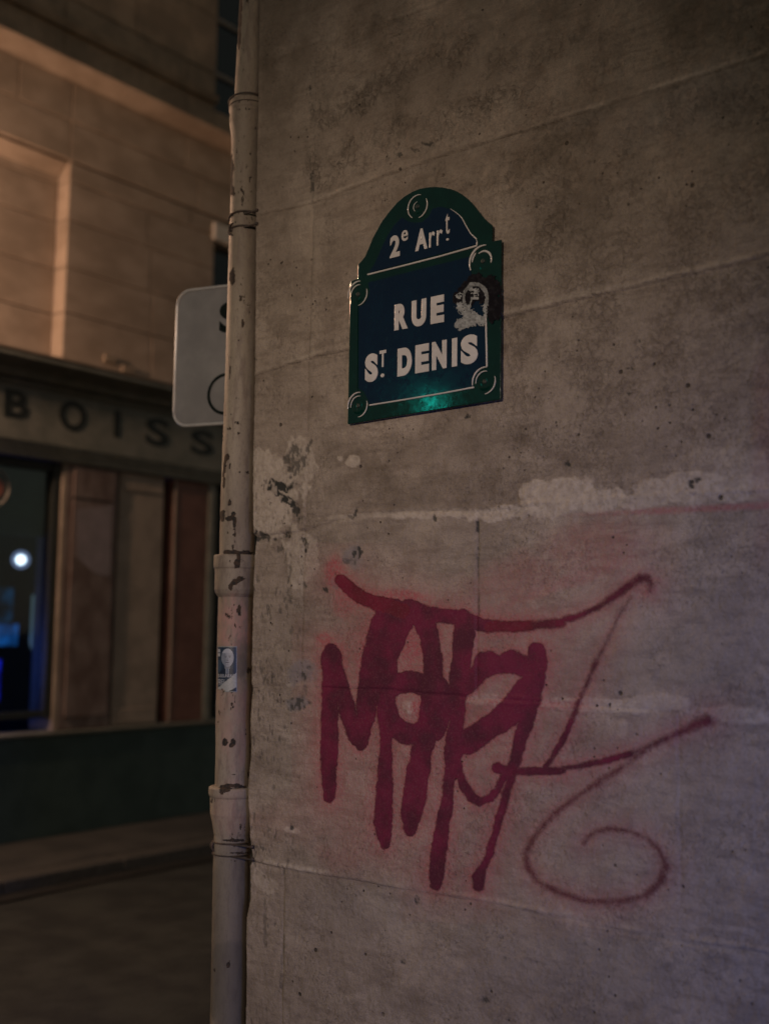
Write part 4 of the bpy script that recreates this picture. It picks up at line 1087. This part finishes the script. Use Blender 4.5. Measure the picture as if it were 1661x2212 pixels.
# room behind the glass
ROOM = mat_simple('dark room wall', (.006, .018, .028), (.010, .028, .040), 4, .7, .0)
rm = empty('shop_room', (4, BY + 1, 0)); rm.parent = shop; rm.matrix_parent_inverse = Matrix.Translation(-Vector(shop.location))
def rbox(*a):
    bm = bmesh.new(); box_bm(bm, *a); o = bm_obj('room_wall', bm, ROOM); o.parent = rm; o.matrix_parent_inverse = Matrix.Translation(-Vector(rm.location))
rbox(2.2, wx1 + 1.6, BY + 2.6, BY + 2.7, 0, 3.2); rbox(wx1 + 1.6, wx1 + 1.7, BY + .31, BY + 2.6, 0, 3.2); rbox(2.1, 2.2, BY + .31, BY + 2.6, 0, 3.2)
rbox(2.2, wx1 + 1.6, BY + .31, BY + 2.6, 3.2, 3.3); rbox(2.2, wx1 + 1.6, BY + .31, BY + 2.6, .0, .05)
# upper dark blind behind the glass
BL = mat_simple('dark teal blind', (.016, .042, .042), (.024, .056, .055), 5, .6, .0005, 50)
bm = bmesh.new(); box_bm(bm, wx0, wx1 - .03, BY + .12, BY + .14, bz(60, 1155), z_w1)
tag(bm_obj('window_blind', bm, BL, None), 'dark teal blind pulled down inside the upper part of the shop window', 'blind')
# round emblem at the left edge
bm = bmesh.new(); c0 = on_y(-14, 1052, BY + .045); n = 40
tube(bm, [(c0[0] + .125 * math.cos(t), BY + .045, c0[2] + .135 * math.sin(t)) for t in [2 * math.pi * k / n for k in range(n)]], .008, 6, closed=True)
EMB = mat_simple('pale emblem print', (.22, .21, .18), (.27, .25, .22), 20, .6, 0)
em = bm_obj('window_emblem', bm, EMB); tag(em, 'pale round emblem printed on the shop window glass at the left edge', 'emblem')
bm = bmesh.new(); bmesh.ops.create_cone(bm, segments=32, radius1=.085, radius2=.085, depth=.003, cap_ends=True, matrix=Matrix.Translation((c0[0], BY + .046, c0[2])) @ Matrix.Rotation(math.pi / 2, 4, 'X'))
bm_obj('emblem_disc', bm, mat_simple('dull red emblem', (.20, .07, .05), (.26, .10, .07), 20, .6, 0), em)
# lamps, screen and bottles inside
hs_ = NT('lamp halo glow')
e1 = hs_.n('ShaderNodeEmission'); e1.inputs[0].default_value = (.45, .55, 1.0, 1); e1.inputs[1].default_value = .5  # emission shell paints the halo of light around the bulb
t1 = hs_.n('ShaderNodeBsdfTransparent'); mx1 = hs_.n('ShaderNodeMixShader'); mx1.inputs[0].default_value = .5
hs_.l(t1.outputs[0], mx1.inputs[1]); hs_.l(e1.outputs[0], mx1.inputs[2]); hs_.l(mx1.outputs[0], hs_.out.inputs['Surface'])
HALO = hs_.m
def globe(px, py, y, r, mat, label):
    p = on_y(px, py, y); o = empty('globe_lamp', tuple(p), label, 'lamp')
    bm = bmesh.new(); bmesh.ops.create_uvsphere(bm, u_segments=24, v_segments=16, radius=r, matrix=Matrix.Translation(tuple(p))); g_ = bm_obj('globe', bm, HALO, o, 0, True)
    bm = bmesh.new(); bmesh.ops.create_uvsphere(bm, u_segments=20, v_segments=12, radius=r * .52, matrix=Matrix.Translation((p[0], p[1], p[2]))); bm_obj('bulb', bm, mat, o, 0, True)
    bm = bmesh.new(); tube(bm, [(p[0], p[1], p[2] + r * .9), (p[0], p[1], 3.2)], .004, 6); bm_obj('cord', bm, FRAME, o)
    return o
globe(46, 1209, BY + .9, .072, mat_emit('white lamp glass', (.80, .88, 1.0), 7), 'bright white globe lamp hanging inside the shop window')
globe(105, 1217, BY + .45, .030, mat_emit('dim pink reflection glow', (.75, .55, .75), .9), 'small dim pinkish glowing globe for a reflection near the right edge of the shop window')  # glowing globe added in place of a lamp's reflection
def lit_box(name, x0, x1, y0, y1, ydep, mat, label, cat, th=.05, stand=True):
    a = on_y(x0, y1, ydep); b_ = on_y(x1, y0, ydep)
    o = empty(name, ((a[0] + b_[0]) / 2, ydep, .05), label, cat)
    bm = bmesh.new(); box_bm(bm, a[0], b_[0], ydep - .004, ydep, a[2], b_[2]); bm_obj('panel', bm, mat, o)
    bm = bmesh.new(); box_bm(bm, a[0] - .015, b_[0] + .015, ydep, ydep + th, a[2] - .015, b_[2] + .015); bm_obj('housing', bm, FRAME, o, .006)
    if stand:
        bm = bmesh.new(); box_bm(bm, (a[0] + b_[0]) / 2 - .06, (a[0] + b_[0]) / 2 + .06, ydep, ydep + th, .05, a[2] - .016); bm_obj('stand', bm, FRAME, o)
    return o
def emit_var(name, col, st):
    q = NT(name); q.b.inputs['Base Color'].default_value = (.01, .01, .01, 1); q.b.inputs['Emission Color'].default_value = col + (1,)
    q.l(q.ramp(q.noise(5, 3, .6), .35, .68, .1 * st, 1.5 * st), q.b.inputs['Emission Strength']); return q.m
light('shop_blue_light', 'POINT', (bx(-30, 1400), BY + 1.7, 1.30), None, 16.0, (.08, .18, 1.0), shadow_soft_size=.12)
lit_box('display_screen', -60, 40, 1348, 1395, BY + 1.2, emit_var('blue screen', (.01, .10, .40), .55), 'wide blue lit display screen low inside the shop', 'screen')
lit_box('light_panel', -70, 3, 1425, 1520, BY + 1.0, emit_var('deep blue panel', (.01, .02, .7), .55), 'deep blue glowing panel at the left end of the shop window', 'panel light')
lit_box('dim_screen', -60, 30, 1270, 1345, BY + 1.5, emit_var('dim teal screen', (.005, .06, .16), .30), 'dim teal screen above the blue display inside the shop', 'screen')
bp = on_y(78, 1400, BY + .6)
bm = bmesh.new()
zt = on_y(78, 1285, BY + .6)[2]; zb = on_y(78, 1405, BY + .6)[2]
P = [(.045, zt), (.048, zt - .02), (.048, zb + .15), (.050, zb + .06), (.035, zb + .01), (.012, zb)]
seg = 24; rings = [[bm.verts.new((bp[0] + r * math.cos(t), bp[1] + r * math.sin(t), z)) for t in [2 * math.pi * k / seg for k in range(seg)]] for r, z in P]
for A, B in zip(rings[:-1], rings[1:]):
    for k in range(seg): bm.faces.new((A[k], A[(k + 1) % seg], B[(k + 1) % seg], B[k]))
bm.faces.new(rings[0]); bm.faces.new(rings[-1])
pl_ = empty('pale_vase', (bp[0], bp[1], .05), 'tall pale blue glazed vase on a thin stand inside the shop window', 'vase')
bm_obj('body', bm, mat_emit('self lit glaze', (.30, .46, .55), .16), pl_, 0, True)  # no lamp: light on the glaze is put in as emission
bm = bmesh.new(); tube(bm, [(bp[0], bp[1], .05), (bp[0], bp[1], zb)], .015, 10); bm_obj('stand', bm, PAINT, pl_)

# ------------------------------------------------------------------ grey traffic panel behind the drainpipe
GP = mat_simple('dirty white sign face', (.16, .155, .15), (.21, .205, .195), 6, .45, .0005, 60)
RIM = mat_simple('pale sign rim', (.42, .41, .39), (.5, .49, .46), 20, .35, 0, 60, .3)
BLK = mat_simple('black sign print', (.004, .008, .007), (.008, .012, .010), 30, .8, 0, spec=.1)
ctr = CAM + ray(380, 775) * (4.15 / 1.0)
yaw = math.atan2(6000, 2463)           # direction of the panel's receding edge, left of the view
e = -(Fh * math.cos(yaw) - Rh * math.sin(yaw))      # towards picture right
e /= np.linalg.norm(e); nrm_ = np.cross(Zu, e); nrm_ *= -1 if np.dot(nrm_, Fh) > 0 else 1
W_, H_ = .74, .505
def spn(u, v, w=0.0): return ctr + e * (u) + Zu * v + nrm_ * w       # u from left edge, v from centre
sgn = empty('traffic_panel', tuple(spn(W_ / 2, 0) * np.array([1, 1, 0]) - nrm_ * .05 * np.array([1, 1, 0])), 'grey rectangular traffic panel with rounded corners and black print behind the drainpipe', 'traffic sign')
def rrect(u0, u1, v0, v1, r, n=8):
    P = []
    for cx, cy, a0 in ((u1 - r, v1 - r, 0), (u0 + r, v1 - r, 90), (u0 + r, v0 + r, 180), (u1 - r, v0 + r, 270)):
        for k in range(n + 1):
            a = math.radians(a0 + 90 * k / n); P.append((cx + r * math.cos(a), cy + r * math.sin(a)))
    return P
rr = rrect(0, W_, -H_ / 2, H_ / 2, .055)
bm = bmesh.new(); prism(bm, [tuple(spn(u, v, 0)) for u, v in rr], tuple(-nrm_ * .025), None); bm_obj('face', bm, GP, sgn, 0)
bm = bmesh.new(); rr2 = rrect(.001, W_ - .001, -H_ / 2 + .001, H_ / 2 - .001, .055)
tube(bm, [tuple(spn(u, v, .001)) for u, v in rr2], .0055, 8, closed=True); bm_obj('rim', bm, RIM, sgn, 0, True)
def sgl(c, u0, u1, v0, v1): glyph('letter', c, lambda u, v, w: spn(u0 + (u1 - u0) * u, v0 + (v1 - v0) * v, .001 + .001 * w), BLK, sgn, .035)
sgl('S', .180, .262, .078, .192); sgl('A', .278, .372, .080, .190); sgl('U', .388, .475, .080, .190); sgl('F', .495, .565, .080, .190)
def ring_(cu, cv, r, th):
    bm = bmesh.new(); n = 48
    rg = [[bm.verts.new(tuple(spn(cu + q * math.cos(t), cv + q * math.sin(t), h))) for t in [2 * math.pi * k / n for k in range(n)]] for q, h in ((r - th, .001), (r - th, .0022), (r, .0022), (r, .001))]
    for i in range(4):
        A, B = rg[i], rg[(i + 1) % 4]
        for k in range(n): bm.faces.new((A[k], A[(k + 1) % n], B[(k + 1) % n], B[k]))
    bm_obj('bicycle_wheel', bm, BLK, sgn)
ring_(.215, -.145, .076, .011); ring_(.490, -.145, .076, .011)
bm = bmesh.new()
for a, b_ in (((.300, -.145), (.330, -.05)), ((.330, -.05), (.430, -.05)), ((.430, -.05), (.35, -.145)), ((.35, -.145), (.300, -.145)), ((.35, -.145), (.318, -.01)), ((.49, -.145), (.42, .01)), ((.42, .01), (.45, .01)), ((.300, -.005), (.340, -.005)), ((.300, -.145), (.291, -.145))):
    tube(bm, [tuple(spn(*a, .0015)), tuple(spn(*b_, .0015))], .0045, 6)
bm_obj('bicycle_frame', bm, BLK, sgn)
bm = bmesh.new(); pp = spn(W_ / 2, 0, -.055)
tube(bm, [(pp[0], pp[1], 0), (pp[0], pp[1], pp[2] + H_ / 2 + .05)], .030, 16); bm_obj('pole', bm, STEEL, sgn, 0, True)

# ------------------------------------------------------------------ lamps and the pharmacy cross (outside the frame)
lan = empty('wall_lantern', LANTERN, 'glowing street lantern on an iron bracket fixed to the tan stone house', 'lantern')
LG = mat_emit('lantern bulb', (1, .6, .3), 6)
bm = bmesh.new(); bmesh.ops.create_uvsphere(bm, u_segments=16, v_segments=10, radius=.055, matrix=Matrix.Translation(LANTERN)); lb = bm_obj('bulb', bm, LG, lan, 0, True)
lb.visible_shadow = True
bm = bmesh.new()
L0 = Vector(LANTERN)
for sx in (-1, 1):
    for sy in (-1, 1):
        tube(bm, [L0 + Vector((sx * .09, sy * .09, -.18)), L0 + Vector((sx * .14, sy * .14, .18))], .006, 6)
bm_obj('cage', bm, FRAME, lan)
bm = bmesh.new(); bmesh.ops.create_cone(bm, segments=4, radius1=.24, radius2=.03, depth=.16, cap_ends=True, matrix=Matrix.Translation(L0 + Vector((0, 0, .27))) @ Matrix.Rotation(math.pi / 4, 4, 'Z')); bm_obj('cap', bm, FRAME, lan)
bm = bmesh.new(); tube(bm, [L0 + Vector((0, 0, .35)), L0 + Vector((0, .08, .45)), L0 + Vector((0, .25, .5)), (L0.x, BY + .14, L0.z + .45)], .014, 8); bm_obj('bracket', bm, FRAME, lan)
# the bulb must not block its own light
bpy.data.lights['lantern_light'].shadow_soft_size = .07
lb.scale = (1, 1, 1)

pj = empty('wall_spot_post', (-3.1, 0.25, 0), 'added steel post carrying the unseen spot that lights the stone wall', 'lamp')  # post and head added for the wall spot, out of view
bm = bmesh.new(); tube(bm, [(-3.25, 0.22, 0), (-3.25, 0.22, 3.0)], [.06, .045], 12); bm_obj('post', bm, STEEL, pj, 0, True)
bm = bmesh.new(); tube(bm, [(-3.26, 0.20, 2.94), (-3.10, 0.22, 2.92)], [.09, .10], 16); bm_obj('lamp_head', bm, FRAME, pj, 0, True)

CP = sp(835, 1895); dr = CP - CAM; k_ = (PLX + 6.0) / dr[0]
cr = np.array([PLX - dr[0] * k_, CP[1] + dr[1] * k_, CP[2] + dr[2] * k_])
cross = empty('pharmacy_cross', (cr[0], cr[1], 0), 'lit green pharmacy cross on a post across the street', 'sign')
GE = mat_emit('green cross light', (.02, 1.0, .78), 11)
for a in ((.13, .045), (.045, .13)):
    bm = bmesh.new(); box_bm(bm, cr[0] - .03, cr[0] + .03 + (.002 if a[0] > .1 else 0), cr[1] - a[0], cr[1] + a[0], cr[2] - a[1], cr[2] + a[1]); bm_obj('light_arm', bm, GE, cross)
bm = bmesh.new(); tube(bm, [(cr[0] - .06, cr[1], 0), (cr[0] - .06, cr[1], cr[2])], .04, 10); bm_obj('post', bm, STEEL, cross)
